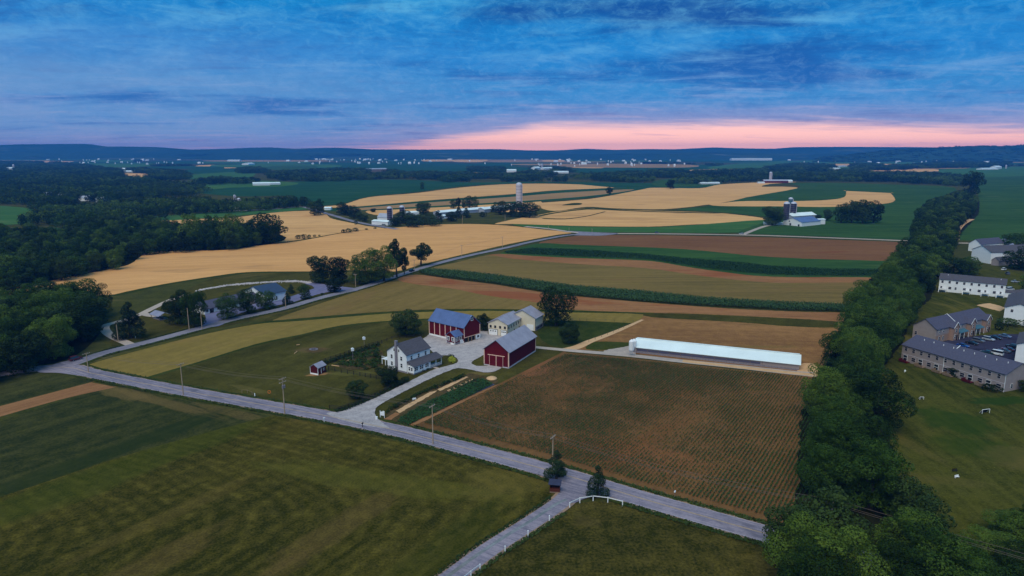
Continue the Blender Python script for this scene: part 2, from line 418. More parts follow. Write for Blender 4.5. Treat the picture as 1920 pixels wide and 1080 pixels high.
M['townlawn'] = fieldmat('town_lawn', A(40, 50, 16), A(72, 74, 30), A(90, 86, 42), rot=1.5, streak=.9, sfreq=.4, fine=.6, ffreq=1.4, seed=21, speck=A(104, 96, 58), blobs=[(1790, 790, 13, 11, 1.2, A(30, 58, 16), .7), (1830, 840, 10, 12, 1.4, A(36, 60, 16), .6), (1880, 752, 14, 4, .1, A(30, 58, 18), .8), (1700, 830, 3, 16, .2, A(86, 80, 42), .5), (1760, 900, 16, 3, -.3, A(84, 80, 42), .5), (1900, 860, 10, 8, .5, A(84, 78, 44), .5)])
M['lush'] = fieldmat('lush_lawn', A(26, 50, 16), A(44, 64, 22), A(66, 68, 30), rot=1.5, streak=.5, fine=.6, ffreq=1.4, seed=22)
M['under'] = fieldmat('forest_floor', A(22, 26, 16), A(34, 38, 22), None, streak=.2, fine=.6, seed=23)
M['bed'] = fieldmat('garden_soil', A(50, 48, 30), A(84, 72, 48), None, rot=ROWA, streak=.8, sfreq=.8, fine=.6, ffreq=2, seed=24)
M['sand'] = fieldmat('sandy_track', A(168, 138, 106), A(196, 166, 132), None, rot=ROWA, streak=.4, fine=.5, ffreq=1.8, seed=25)
M['lane'] = fieldmat('gravel_lane', A(140, 136, 136), A(176, 166, 158), None, rot=0, streak=.4, fine=.5, ffreq=2, seed=26)
M['gravel'] = fieldmat('gravel_yard', A(122, 124, 132), A(170, 168, 174), A(138, 130, 128), rot=.6, streak=.4, sfreq=.5, fine=.6, ffreq=2.4, seed=27)
M['track'] = fieldmat('worn_tracks', A(92, 104, 112), A(130, 138, 148), A(96, 96, 92), rot=.6, streak=.8, sfreq=.8, fine=.5, ffreq=1.6, seed=28)
def asphaltmat(name, c1, c2, rot):
    return fieldmat(name, c1, c2, tuple(x * .8 for x in c1[:3]) + (1,), rot=rot, streak=1.3, sfreq=1.6, fine=.45, ffreq=2.6, big=.06, seed=29)
M['road'] = asphaltmat('road_asphalt', A(98, 100, 120), A(136, 132, 148), ROADA)
M['roadB'] = asphaltmat('road_asphalt_hill', A(98, 102, 122), A(130, 130, 144), ROADB)
M['lot'] = asphaltmat('lot_asphalt', A(92, 98, 134), A(112, 116, 150), ROADB)
M['darklot'] = asphaltmat('dark_asphalt', A(40, 42, 62), A(56, 58, 80), 0)
M['line_y'] = simple('yellow_road_paint', A(160, 144, 124, 1), var=.3, scale=3)
M['line_w'] = simple('white_road_paint', A(168, 168, 186, 1), var=.35, scale=3)
M['shoulder'] = fieldmat('shoulder', A(140, 120, 100), A(120, 110, 110), None, streak=.4, fine=.8, ffreq=2.0, seed=31)

LAYER = [0]
def sheet(name, world_pts, mat, z=None, kind='structure', jitter=0.0, seed=0):
    if z is None:
        LAYER[0] += 1; z = 0.002 * LAYER[0]
    clean = world_pts
    if jitter:
        rnd = random.Random(seed or len(world_pts))
        out = []
        for i, p in enumerate(world_pts):
            q = world_pts[(i + 1) % len(world_pts)]
            d = math.hypot(q[0] - p[0], q[1] - p[1])
            n = max(1, min(60, int(d / (jitter * 3))))
            for k in range(n):
                t = k / n
                x = p[0] + (q[0] - p[0]) * t; y = p[1] + (q[1] - p[1]) * t
                out.append((x + rnd.gauss(0, jitter * .4), y + rnd.gauss(0, jitter * .4)))
        world_pts = out
    def area2(q): return abs(sum(q[i][0] * q[(i + 1) % len(q)][1] - q[(i + 1) % len(q)][0] * q[i][1] for i in range(len(q)))) / 2
    for cand in (world_pts, clean):
        pts = [Vector((p[0], p[1], z)) for p in cand]
        tris = tessellate_polygon([pts])
        ta = sum(area2([pts[i] for i in t]) for t in tris)
        if abs(ta - area2(pts)) < .01 * area2(pts): break
    me = bpy.data.meshes.new(name)
    me.from_pydata([tuple(p) for p in pts], [], [tuple(t) for t in tris])
    me.materials.append(mat); me.update()
    bm = bmesh.new(); bm.from_mesh(me)
    for f in bm.faces:
        f.normal_update()
        if f.normal.z < 0: f.normal_flip()
    bm.to_mesh(me); bm.free()
    o = link(bpy.data.objects.new(name, me))
    tag(o, kind=kind)
    return o
FIELDS = []
def field(name, pts, mat, per=6, jit=None, z=None):
    """pts in picture pixels; corners given twice stay sharp"""
    c = bez(pts, per, closed=True) if per > 1 else pts
    c = [(x, max(y, YH + 6)) for x, y in c]
    w = [tuple(G(x, y)[:2]) for x, y in c]
    out = [w[0]]
    for p in w[1:]:
        if math.hypot(p[0] - out[-1][0], p[1] - out[-1][1]) > 0.15: out.append(p)
    if jit is None:
        jit = mpp(*pts[0]) * 1.1
    FIELDS.append((name, c))
    return sheet(name, out, M[mat], z=z, jitter=jit, seed=len(FIELDS))
def ribbon(name, pts, width, mat, per=6, z=None, world=False, wfun=None):
    c = bez(pts, per)
    w = [Vector(p).to_2d() if world else G(*p).to_2d() for p in c]
    L_, R_ = [], []
    for i, p in enumerate(w):
        a = w[max(0, i - 1)]; b = w[min(len(w) - 1, i + 1)]
        d = (b - a).normalized(); n = Vector((-d.y, d.x))
        ww = (wfun(i / (len(w) - 1)) if wfun else width) / 2
        L_.append(p + n * ww); R_.append(p - n * ww)
    if z is None:
        LAYER[0] += 1; z = 0.002 * LAYER[0]
    me = bpy.data.meshes.new(name)
    v = [(p.x, p.y, z) for p in L_] + [(p.x, p.y, z) for p in R_]; n = len(w)
    me.from_pydata(v, [], [(i + n, i + 1 + n, i + 1, i) for i in range(n - 1)])
    me.materials.append(mat if not isinstance(mat, str) else M[mat]); me.update()
    o = link(bpy.data.objects.new(name, me)); tag(o, kind='structure')
    return o, w

gm = MB(); gm.add([(-8800, -500, 0), (8800, -500, 0), (8800, 8900, 0), (-8800, 8900, 0)], [(0, 1, 2, 3)])
g = gm.build('ground', M['ground']); tag(g, kind='structure')

# --- near left
field('meadow', [(-60, 815), (0, 790), (205, 727), (300, 742), (500, 779), (500, 781), (260, 850), (0, 936), (-120, 980)], 'front2', per=4)
field('meadow', [(-60, 735), (20, 705), (90, 700), (160, 708), (178, 716), (90, 738), (0, 762), (-60, 778)], 'front2', per=4)
field('meadow', [(-250, 1010), (0, 932), (255, 848), (500, 782), (520, 781), (640, 802), (760, 832), (900, 868), (1020, 902), (1044, 925), (1030, 942), (960, 986), (880, 1040), (800, 1100), (700, 1180), (300, 1350), (-700, 1350)], 'front', per=4)
field('meadow', [(1092, 942), (1180, 944), (1300, 975), (1440, 1010), (1480, 1060), (1500, 1200), (1300, 1400), (780, 1400), (880, 1085), (990, 1000), (1050, 960)], 'rough', per=4)
field('dirt_strip', [(-40, 772), (-40, 772), (170, 717), (172, 717), (213, 725), (215, 726), (110, 750), (-40, 793), (-40, 793)], 'dry', per=3)

# --- lawns round the farm and the hay between the roads
field('lawn', [(150, 697), (200, 672), (480, 604), (760, 520), (1100, 600), (1230, 590), (1190, 640), (1080, 668), (1045, 672), (800, 800), (760, 812), (600, 785), (400, 748), (250, 716)], 'lawn', per=2)
field('hay_field', [(512, 600), (640, 556), (740, 525), (770, 519), (900, 548), (1010, 565), (1100, 578), (1228, 585), (1228, 587), (1080, 582), (980, 580), (880, 579), (810, 580), (727, 584), (640, 590), (560, 597)], 'olive', per=4)
field('grass_strip', [(470, 606), (560, 597), (727, 585), (880, 580), (980, 581), (1080, 583), (1215, 588), (1215, 590), (1080, 586), (980, 584), (880, 583), (727, 588), (560, 602), (500, 607)], 'edge', per=3)
field('hay_field', [(162, 690), (178, 680), (235, 664), (360, 632), (480, 608), (560, 602), (727, 588), (880, 583), (980, 584), (1080, 586), (1212, 590), (1190, 606), (1080, 602), (1000, 600), (913, 597), (807, 597), (735, 601), (640, 610), (560, 628), (480, 645), (370, 679), (254, 712), (200, 704)], 'olive2', per=3)
field('grass_verge', [(255, 713), (370, 679), (480, 645), (560, 628), (640, 611), (735, 601), (807, 598), (807, 600), (735, 603), (640, 613), (560, 630), (480, 648), (370, 682), (262, 715)], 'edge', per=3)
field('pasture', [(1030, 602), (1190, 606), (1190, 606), (1100, 641), (1083, 653), (1040, 650), (1010, 630)], 'edge', per=3)

# --- striped fields between the hill road and the tree belt
field('ploughed_field', [(1010, 456), (1060, 445), (1110, 441), (1220, 441), (1400, 444), (1550, 449), (1712, 455), (1720, 458), (1690, 492), (1650, 491), (1447, 484), (1280, 469), (1080, 461)], 'soil', per=4)
field('crop_strip', [(937, 477), (975, 464), (1017, 456), (1080, 459), (1280, 467), (1447, 482), (1650, 489), (1690, 490), (1650, 521), (1447, 519), (1340, 508), (1280, 499), (1213, 489), (1080, 484), (1000, 480)], 'green', per=4)
field('red_strip', [(905, 482), (937, 476), (1000, 480), (1080, 484), (1213, 489), (1280, 499), (1340, 508), (1447, 519), (1650, 521), (1640, 534), (1607, 533), (1447, 531), (1313, 518), (1213, 504), (1080, 496), (960, 486)], 'soil2', per=4)
field('hay_strip', [(800, 508), (860, 491), (915, 479), (960, 485), (1080, 495), (1213, 503), (1313, 517), (1447, 530), (1640, 533), (1620, 575), (1583, 575), (1480, 572), (1313, 562), (1080, 541), (930, 518)], 'olive3', per=4)
field('red_strip', [(745, 524), (780, 515), (850, 524), (930, 534), (1063, 554), (1313, 575), (1480, 584), (1610, 588), (1605, 604), (1577, 603), (1380, 591), (1227, 586), (1080, 581), (1012, 568), (913, 554), (847, 541), (780, 533)], 'soil2', per=4)
field('stubble_field', [(1228, 586), (1380, 591), (1577, 603), (1600, 610), (1560, 690), (1520, 706), (1180, 662), (1083, 656), (1083, 652), (1110, 640), (1190, 607)], 'tan', per=3)
field('grass_strip', [(1225, 587), (1380, 592), (1570, 603), (1568, 614), (1480, 612), (1380, 604), (1222, 595)], 'lawn', per=3)
field('grass_verge', [(1110, 642), (1150, 641), (1185, 644), (1186, 656), (1150, 656), (1100, 655)], 'edge', per=3)
field('planted_field', [(775, 796), (785, 794), (1050, 663), (1060, 661), (1180, 671), (1380, 693), (1525, 707), (1560, 720), (1560, 1010), (1480, 988), (1400, 968), (1300, 943), (1200, 915), (1100, 886), (1000, 857), (900, 831)], 'rowsoil', per=2, jit=.3)

# --- farther fields
field('meadow', [(205, 640), (250, 600), (320, 560), (400, 520), (470, 508), (580, 508), (650, 508), (760, 505), (800, 492), (660, 544), (480, 600), (380, 620), (240, 655)], 'lawn', per=2)
field('wheat_field', [(-60, 552), (0, 553), (120, 556), (215, 552), (300, 534), (400, 518), (470, 510), (580, 509), (660, 507), (740, 509), (790, 496), (873, 476), (957, 457), (1040, 441), (1072, 436), (1015, 430), (950, 423), (880, 420), (800, 422), (740, 427), (660, 434), (560, 452), (480, 461), (420, 468), (330, 470), (270, 474), (240, 497), (140, 517), (55, 534), (-60, 545)], 'wheat', per=4)
field('grass_verge', [(215, 552), (300, 534), (400, 518), (470, 510), (580, 509), (660, 507), (660, 509), (580, 511), (470, 512.5), (400, 521), (300, 537), (225, 554)], 'edge', per=3)
field('wheat_field', [(420, 410), (520, 398), (600, 396), (618, 408), (640, 414), (690, 424), (722, 429), (660, 433), (560, 450), (470, 460), (400, 464), (330, 430), (300, 414), (350, 410)], 'wheat2', per=3)
field('wheat_field', [(575, 389), (640, 384), (690, 370), (780, 362), (870, 351), (960, 345), (1060, 345), (1160, 350), (1130, 353), (1040, 357), (960, 364), (800, 376), (660, 388)], 'wheat2', per=4)
field('crop_field', [(340, 356), (430, 345), (520, 342), (620, 338), (760, 337), (880, 342), (990, 341), (1100, 342), (1190, 343), (1360, 345), (1310, 352), (1200, 355), (1060, 344), (960, 344), (870, 349), (780, 360), (690, 369), (640, 382), (570, 386), (545, 368), (440, 368)], 'teal', per=4)
field('wheat_strip', [(690, 394), (800, 384), (960, 370), (1012, 376), (1010, 392), (960, 398), (860, 395), (760, 400), (710, 404)], 'wheat2', per=4)
field('crop_strip', [(620, 392), (800, 377), (960, 365), (1040, 358), (1130, 354), (1205, 355), (1100, 371), (960, 381), (760, 392), (640, 396)], 'teal', per=4)
field('fallow_strip', [(640, 393), (800, 380), (960, 369), (1060, 361), (1190, 355), (1100, 368), (960, 378), (760, 389), (660, 395)], 'mid', per=4)
field('wheat_field', [(1005, 382), (1060, 377), (1120, 371), (1200, 356), (1228, 352), (1311, 353), (1350, 346), (1425, 342), (1494, 341), (1444, 345), (1429, 350), (1472, 350), (1495, 353), (1444, 364), (1388, 374), (1340, 382), (1250, 392), (1160, 391), (1100, 388), (1050, 395), (1022, 393)], 'wheat2', per=4)
field('wheat_field', [(928, 420), (950, 414), (975, 409), (1010, 403), (1042, 397), (1100, 391), (1150, 393), (1217, 395), (1340, 399), (1425, 408), (1430, 414), (1380, 418), (1300, 421), (1217, 425), (1100, 424), (1000, 421), (960, 420)], 'wheat2', per=4)
field('pasture', [(960, 421), (1000, 421), (1100, 425), (1217, 426), (1300, 422), (1440, 412), (1440, 425), (1390, 436), (1220, 436), (1100, 435), (1060, 432), (1000, 427)], 'jgreen', per=3)
field('crop_field', [(1270, 393), (1340, 385), (1400, 370), (1500, 352), (1480, 344), (1560, 343), (1700, 347), (1790, 352), (1780, 372), (1760, 400), (1715, 450), (1560, 444), (1400, 438), (1395, 430), (1445, 413), (1430, 406), (1340, 397)], 'green', per=3)
field('wheat_field', [(1330, 383), (1358, 380), (1400, 377), (1492, 377), (1550, 375), (1582, 370), (1587, 358), (1587, 358), (1670, 362), (1670, 362), (1678, 373), (1673, 379), (1647, 383), (1560, 388), (1467, 387), (1400, 387), (1345, 386)], 'wheat2', per=4)
field('crop_field', [(1812, 322), (1960, 318), (2040, 340), (2040, 450), (1920, 452), (1840, 450), (1792, 448), (1800, 420), (1830, 400), (1835, 370), (1825, 345)], 'green', per=3)
field('pasture', [(-40, 388), (30, 388), (72, 396), (70, 412), (40, 420), (-40, 420)], 'jgreen', per=3)
field('pasture', [(62, 432), (112, 427), (108, 440), (72, 447)], 'jgreen', per=3)
field('pasture', [(270, 408), (400, 398), (470, 396), (570, 388), (580, 392), (500, 400), (400, 408), (300, 414)], 'jgreen', per=3)
# far plain
for pts, mt in [
    ([(310, 352), (372, 344), (420, 340), (470, 338), (560, 343), (520, 350), (430, 352), (350, 360)], 'jgreen'),
    ([(215, 326), (262, 325), (284, 327), (280, 337), (250, 334)], 'wheat2'), ([(372, 310), (438, 309.5), (440, 315), (376, 315)], 'wheat2'),
    ([(350, 318), (440, 316), (490, 318), (480, 325), (360, 326)], 'teal'), ([(352, 328), (450, 322), (480, 324), (460, 340), (430, 341), (352, 336)], 'jgreen'),
    ([(710, 309), (860, 306), (960, 312), (1000, 316), (940, 323), (780, 322), (700, 316)], 'teal'),
    ([(760, 330), (830, 324), (890, 323), (950, 327), (940, 330), (860, 333), (790, 334)], 'wheat2'),
    ([(1070, 316), (1200, 312), (1320, 309), (1330, 318), (1200, 326), (1090, 325)], 'teal'),
    ([(1330, 313), (1420, 304), (1520, 304), (1540, 308), (1440, 318), (1350, 319)], 'jgreen'),
    ([(1300, 318), (1400, 317), (1400, 320), (1305, 322)], 'wheat2'), ([(1322, 328), (1364, 328), (1363, 330), (1322, 330)], 'wheat2'),
    ([(1490, 303), (1518, 303), (1518, 305), (1490, 305)], 'wheat2'), ([(1545, 304.5), (1590, 304), (1600, 312), (1560, 311)], 'wheat2'),
    ([(1630, 307), (1740, 306), (1760, 312), (1700, 318), (1640, 318)], 'wheat2'), ([(1600, 321), (1680, 318), (1750, 317), (1760, 321), (1660, 323)], 'wheat2'),
    ([(1650, 299), (1760, 299), (1760, 305), (1660, 305)], 'teal'), ([(1760, 318), (1920, 312), (1990, 318), (1990, 326), (1820, 332)], 'jgreen'),
    ([(1225, 340), (1290, 333), (1350, 337), (1340, 347), (1240, 350)], 'green'), ([(1490, 320), (1545, 319), (1548, 326), (1500, 327)], 'teal'),
    ([(560, 299), (700, 297), (700, 300), (560, 302)], 'teal'), ([(0, 291), (40, 290), (40, 293), (0, 294)], 'teal'),
    ([(160, 297), (225, 296), (225, 299), (160, 300)], 'jgreen'), ([(50, 303), (78, 303), (78, 305), (50, 305)], 'wheat2')]:
    field({'wheat2': 'wheat_field', 'teal': 'crop_field', 'green': 'crop_field', 'jgreen': 'pasture'}[mt], pts, mt, per=3)

rp = random.Random(31)
for k in range(150):
    cx_ = rp.uniform(-60, 1980); cy_ = 297 + 18 * rp.random() ** 1.3
    hw = rp.uniform(25, 110); hh_ = (cy_ - YH) * rp.uniform(.05, .13); sh = rp.uniform(-10, 10)
    if any(inpoly(np.array([cx_]), np.array([cy_]), c_)[0] for n_, c_ in FIELDS): continue
    mt = rp.choice(['wheat2', 'jgreen', 'teal', 'teal', 'green', 'mid', 'jgreen', 'teal', 'green', 'jgreen'])
    if mt == 'wheat2': hw *= .5
    field({'wheat2': 'wheat_field', 'teal': 'crop_field', 'green': 'crop_field', 'jgreen': 'pasture', 'mid': 'fallow_field'}[mt],
          [(cx_ - hw + sh, cy_ - hh_), (cx_ + hw + sh, cy_ - hh_ * rp.uniform(.5, 1.2)), (cx_ + hw * rp.uniform(.7, 1.1), cy_ + hh_), (cx_ - hw, cy_ + hh_ * rp.uniform(.6, 1))], mt, per=3, z=.12 + k * .004)
# dark tree-lined strip, marks in the wheat
field('grass_patch', [(1053, 385), (1072, 381), (1090, 381), (1088, 384), (1070, 385)], 'edge', per=3)
field('grass_verge', [(1010, 404), (1042, 398), (1100, 391), (1150, 393), (1217, 396), (1340, 399), (1340, 400.5), (1217, 397.5), (1150, 394.5), (1100, 393), (1042, 400), (1012, 406)], 'edge', per=2, jit=.6)
field('grass_verge', [(1020, 409), (1060, 410), (1100, 405), (1132, 397), (1133, 398), (1100, 406), (1060, 411.3), (1020, 410.5)], 'edge', per=2, jit=.4)

# --- town side
field('lawn', [(1700, 560), (1790, 510), (1960, 500), (2100, 560), (2100, 1200), (1800, 1200), (1690, 960), (1650, 800), (1640, 700), (1690, 640)], 'townlawn', per=2)
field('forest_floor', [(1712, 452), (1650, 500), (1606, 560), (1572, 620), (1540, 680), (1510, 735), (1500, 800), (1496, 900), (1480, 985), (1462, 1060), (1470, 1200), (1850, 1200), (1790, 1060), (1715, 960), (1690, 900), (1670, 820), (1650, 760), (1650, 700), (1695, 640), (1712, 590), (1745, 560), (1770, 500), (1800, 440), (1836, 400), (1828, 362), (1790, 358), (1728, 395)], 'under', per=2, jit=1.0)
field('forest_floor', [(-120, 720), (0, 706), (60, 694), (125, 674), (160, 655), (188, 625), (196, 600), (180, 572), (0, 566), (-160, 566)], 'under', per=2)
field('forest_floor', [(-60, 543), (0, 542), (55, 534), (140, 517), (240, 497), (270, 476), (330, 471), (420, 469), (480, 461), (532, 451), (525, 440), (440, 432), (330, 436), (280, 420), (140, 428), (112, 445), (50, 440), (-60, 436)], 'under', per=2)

field('sandy_court', [(1831, 573), (1831, 573), (1856, 569), (1887, 578), (1887, 578), (1874, 584), (1874, 584)], 'sand', per=2)
# --- belt side sandy track
ribbon('sandy_path', [(1792, 449), (1793, 438), (1797, 428), (1808, 418), (1822, 411)], 6, 'sand')
# ------------------------------------------------------------------ ROADS
def line(pts, off, w, mat, z, per=6, dash=None, t0=0, t1=1):
    c = [G(*p).to_2d() for p in bez(pts, per)]
    n = len(c); c = c[int(t0 * n):max(2, int(t1 * n))]
    out = []
    for i, p in enumerate(c):
        a = c[max(0, i - 1)]; b = c[min(len(c) - 1, i + 1)]; d = (b - a).normalized()
        out.append(p + Vector((-d.y, d.x)) * off)
    return ribbon('road_marking', [tuple(p) for p in out], w, mat, per=1 if len(out) > 3 else 2, z=z, world=True)
ROAD_A = [(-260, 742), (-60, 712), (60, 693), (130, 690), (170, 700), (240, 714), (350, 735), (480, 757.5), (620, 782), (752, 810), (860, 838), (960, 864), (1080, 898), (1190, 932), (1280, 958), (1400, 992), (1500, 1019), (1660, 1062), (1800, 1100), (2100, 1180)]
ROAD_B = [(118, 690), (150, 678), (190, 664), (240, 651), (300, 636), (360, 620), (443, 598), (527, 580), (600, 559), (680, 539), (740, 519), (807, 498), (873, 481), (957, 463), (983, 456.5), (1030, 447), (1067, 441), (1110, 438)]
ROAD_C = [(985, 425), (1028, 429), (1070, 435), (1110, 438), (1220, 438.5), (1400, 441), (1550, 446), (1707, 452), (1800, 456), (1960, 457)]
ROAD_D = [(400, 397), (500, 393), (560, 388), (580, 391), (601, 397), (638, 408), (671, 417), (727, 427), (745, 430)]
ROAD_E = [(1090, 905), (1068, 926), (1050, 944), (1005, 975), (963, 1002), (912, 1035), (852, 1080), (760, 1150), (600, 1290)]
zr = 0.002 * LAYER[0] + .04; print('zr', zr)
ribbon('verge', ROAD_A, 10.5, 'edge', z=zr - .02)
ribbon('verge', ROAD_B, 9.5, 'edge', z=zr - .024)
ribbon('verge', ROAD_C, 8.5, 'edge', z=zr - .028)
ribbon('verge', ROAD_E, 6.8, 'shoulder', z=zr - .016, wfun=lambda t: 6.0)
ribbon('shoulder', ROAD_A, 7.7, 'shoulder', z=zr - .012, wfun=lambda t: 7.7 + .5 * math.sin(t * 311) + .35 * math.sin(t * 797), per=24)
_, WA = ribbon('main_road', ROAD_A, 7.0, 'road', z=zr)
ribbon('hill_road', ROAD_B, 5.8, 'roadB', z=zr + .008)
ribbon('cross_road', ROAD_C, 6.6, 'lane', z=zr + .004)
ribbon('farm_road', ROAD_D, 7.0, 'roadB', z=zr + .004)
ribbon('side_road', ROAD_E, 4.6, 'road', z=zr + .012, wfun=lambda t: 4.6 + 7 * max(0, 1 - t * 9) ** 2)
ribbon('worn_track', [(1062, 938), (1040, 948), (1000, 975), (957, 1001), (905, 1035), (845, 1078), (750, 1150)], .9, 'track', z=zr + .018)
# junction aprons
sheet('junction', [tuple(G(*p)[:2]) for p in bez([(1042, 886), (1046, 905), (1050, 925), (1052, 942), (1078, 944), (1105, 934), (1165, 933), (1180, 918), (1100, 896)], 4, True)], M['road'], z=zr + .016)
sheet('junction', [tuple(G(*p)[:2]) for p in bez([(70, 698), (100, 684), (150, 672), (175, 668), (150, 680), (142, 690), (170, 697), (160, 706), (110, 700)], 4, True)], M['road'], z=zr + .016)
sheet('junction', [tuple(G(*p)[:2]) for p in bez([(1075, 441), (1085, 436), (1060, 433), (1120, 436), (1160, 438), (1130, 442), (1100, 442)], 4, True)], M['roadB'], z=zr + .016)
line(ROAD_A, .10, .16, M['line_y'], zr + .024, t0=.12)
line(ROAD_A, -.16, .16, M['line_y'], zr + .024, t0=.12)
line(ROAD_A, 3.25, .10, M['line_w'], zr + .024, t0=.17, t1=.52)
line(ROAD_A, 3.25, .10, M['line_w'], zr + .024, t0=.62)
line(ROAD_A, -3.25, .10, M['line_w'], zr + .024, t0=.17, t1=.60)
line(ROAD_A, -3.25, .10, M['line_w'], zr + .024, t0=.68)
# school lot and lanes
sheet('parking_lot', [tuple(G(*p)[:2]) for p in [(378, 616), (386, 596), (384, 590), (430, 580), (500, 566), (547, 556), (590, 541), (585, 536), (573, 533), (573, 530), (593, 531), (612, 534), (643, 538), (668, 541), (672, 545), (640, 551), (640, 547), (620, 547), (593, 553), (547, 568), (510, 575), (460, 585), (432, 595), (408, 603), (420, 608), (410, 612)]], M['lot'], z=zr + .002)
ribbon('gravel_lane', [(252, 650), (232, 641), (214, 633), (199, 622), (198, 611), (221, 604), (245, 597), (267, 588), (287, 578), (320, 563), (350, 553)], 4.0, 'lane', z=zr - .006)
ribbon('gravel_lane', [(268, 588), (280, 592), (300, 594)], 4, 'lane', z=zr - .002)
# farm drive and yard
YARD = [(612, 776), (640, 772), (662, 763), (703, 747), (760, 720), (810, 695), (852, 683), (858, 676), (853, 670), (842, 667), (822, 666), (800, 652), (786, 641), (800, 632), (808, 627), (850, 625), (905, 621), (940, 626), (960, 640), (915, 655), (907, 666), (886, 678), (886, 684), (900, 687), (940, 685), (940, 690), (928, 697), (907, 699), (872, 692), (850, 693), (802, 713), (752, 738), (712, 760), (703, 770), (704, 780), (718, 795), (730, 804), (690, 800), (640, 788)]
sheet('farmyard', [tuple(G(*p)[:2]) for p in bez(YARD, 3, True)], M['gravel'], z=zr + .006, jitter=.25)
ribbon('gravel_lane', [(985, 650), (1018, 653), (1050, 656), (1083, 659), (1180, 667), (1280, 678), (1380, 688), (1480, 699), (1528, 703)], 4.2, 'lane', z=zr + .0, wfun=lambda t: 3.0 + 2.2 * t)
ribbon('sandy_path', [(1280, 677.5), (1380, 688.5), (1480, 699.5), (1528, 703.5)], 3.0, 'sand', z=zr + .012)
sheet('sandy_pad', [tuple(G(*p)[:2]) for p in bez([(1495, 700), (1500, 684), (1520, 682), (1534, 690), (1530, 706), (1510, 706)], 4, True)], M['sand'], z=zr - .004, jitter=.5)
ribbon('dirt_path', [(1060, 657), (1083, 651), (1105, 641), (1130, 632), (1160, 620), (1185, 609), (1205, 600)], 4.0, 'sand', z=zr - .008, wfun=lambda t: 5 - 3.5 * t)
sheet('gravel_pad', [tuple(G(*p)[:2]) for p in bez([(1130, 660), (1165, 652), (1185, 650), (1192, 664), (1180, 668)], 4, True)], M['lane'], z=zr - .01, jitter=.3)
ribbon('front_walk', [(808, 688), (831, 694)], 1.4, 'lane', z=zr + .002, per=2)
ribbon('farm_drive', [(1393, 440), (1410, 433), (1432, 425), (1450, 422)], 5, 'lane', z=zr)
ribbon('headland_path', [(1574, 604), (1572, 640), (1556, 662), (1540, 690)], 1.6, 'dry', z=zr - .01)
# garden plots
def plot(name, pts, m, zz): return sheet(name, [tuple(G(*p)[:2]) for p in pts], M[m], z=zz, jitter=.25, seed=len(pts))
plot('garden_bed', [(722, 782), (728, 768), (800, 730), (880, 700), (905, 705), (935, 714), (930, 724), (878, 746), (772, 797), (745, 793)], 'bed', zr - .014)
plot('sandy_path', [(719, 787), (742, 774), (750, 777), (733, 788)], 'dry', zr + .004)
plot('sandy_path', [(742, 771), (806, 736), (820, 733), (812, 739), (750, 775)], 'sand', zr + .004)
plot('sandy_path', [(820, 731), (873, 706), (878, 708), (826, 734)], 'sand', zr + .004)
plot('sandy_path', [(838, 733), (885, 711), (888, 713), (842, 736)], 'sand', zr + .004)
plot('dirt_path', [(766, 797), (875, 747), (925, 724), (935, 721), (930, 725), (880, 749), (776, 800)], 'dry', zr - .0)
bedm = simple('plastic_mulch', A(52, 56, 84), rough=.35, spec=.5)
o = sheet('mulch_film', [tuple(G(*p)[:2]) for p in [(872, 739), (879, 744), (928, 722), (918, 718)]], bedm, z=zr + .03)
plot('garden_bed', [(626, 686), (655, 668), (705, 651), (718, 660), (718, 684), (690, 692), (655, 694)], 'bed', zr - .012)
# ploughed shoulder in front of the farm, burnt fire ring handled as things later
# ================================================================== TREES
M['leaf'] = leafmat('foliage_green', (.014, .030, .005, 1), (.038, .080, .010, 1), (.11, .165, .022, 1))
M['leafdark'] = leafmat('foliage_dark', (.010, .020, .005, 1), (.022, .042, .010, 1), (.050, .082, .018, 1), .15)
M['needle'] = leafmat('needles', (.008, .020, .009, 1), (.016, .036, .014, 1), (.030, .055, .020, 1), .1)
M['yellowleaf'] = leafmat('yellow_leaves', (.16, .20, .015, 1), (.36, .38, .03, 1), (.5, .5, .05, 1), .2)
M['bark'] = simple('bark', (.045, .036, .028, 1), var=.3, scale=2)
M['trunkgrey'] = simple('grey_bark', (.10, .095, .085, 1), var=.3, scale=2)

def leaves(rs, centers, radii, n, size, up=0.25, flat=1.0, deep=None, drop=0.0):
    """leaf-clump quads over a set of lobes; returns verts (4n,3)"""
    w = radii ** 2; w = w / w.sum()
    idx = rs.choice(len(radii), n, p=w)
    d = rs.normal(size=(n, 3)); d[:, 2] += up
    d /= np.linalg.norm(d, axis=1)[:, None]
    rr = radii[idx] * (1 - 0.35 * rs.random(n) ** 2)
    p = centers[idx] + d * rr[:, None] * np.array([1, 1, flat])
    # drop the ones buried inside other lobes
    if deep is not None:
        keep = np.ones(n, bool)
        for c, r in zip(centers, radii):
            keep &= ~(np.linalg.norm((p - c) / np.array([1, 1, flat]), axis=1) < r * deep)
        keep |= rs.random(n) < .05
        p = p[keep]; d = d[keep]; n = len(p)
    nrm = d + rs.normal(size=(n, 3)) * 0.38; nrm[:, 2] += .15
    nrm /= np.linalg.norm(nrm, axis=1)[:, None]
    t = np.cross(nrm, rs.normal(size=(n, 3))); t /= np.linalg.norm(t, axis=1)[:, None]
    b = np.cross(nrm, t)
    s = size * (0.6 + 0.8 * rs.random(n))[:, None]
    asp = (0.55 + 0.35 * rs.random(n))[:, None]
    q = np.stack([p - t * s * .5, p - b * s * asp * .5 + t * s * .1, p + t * s * .5, p + b * s * asp * .5 - t * s * .1], 1)
    q[:, :, 2] -= drop * rs.random(n)[:, None]
    return q.reshape(-1, 3)
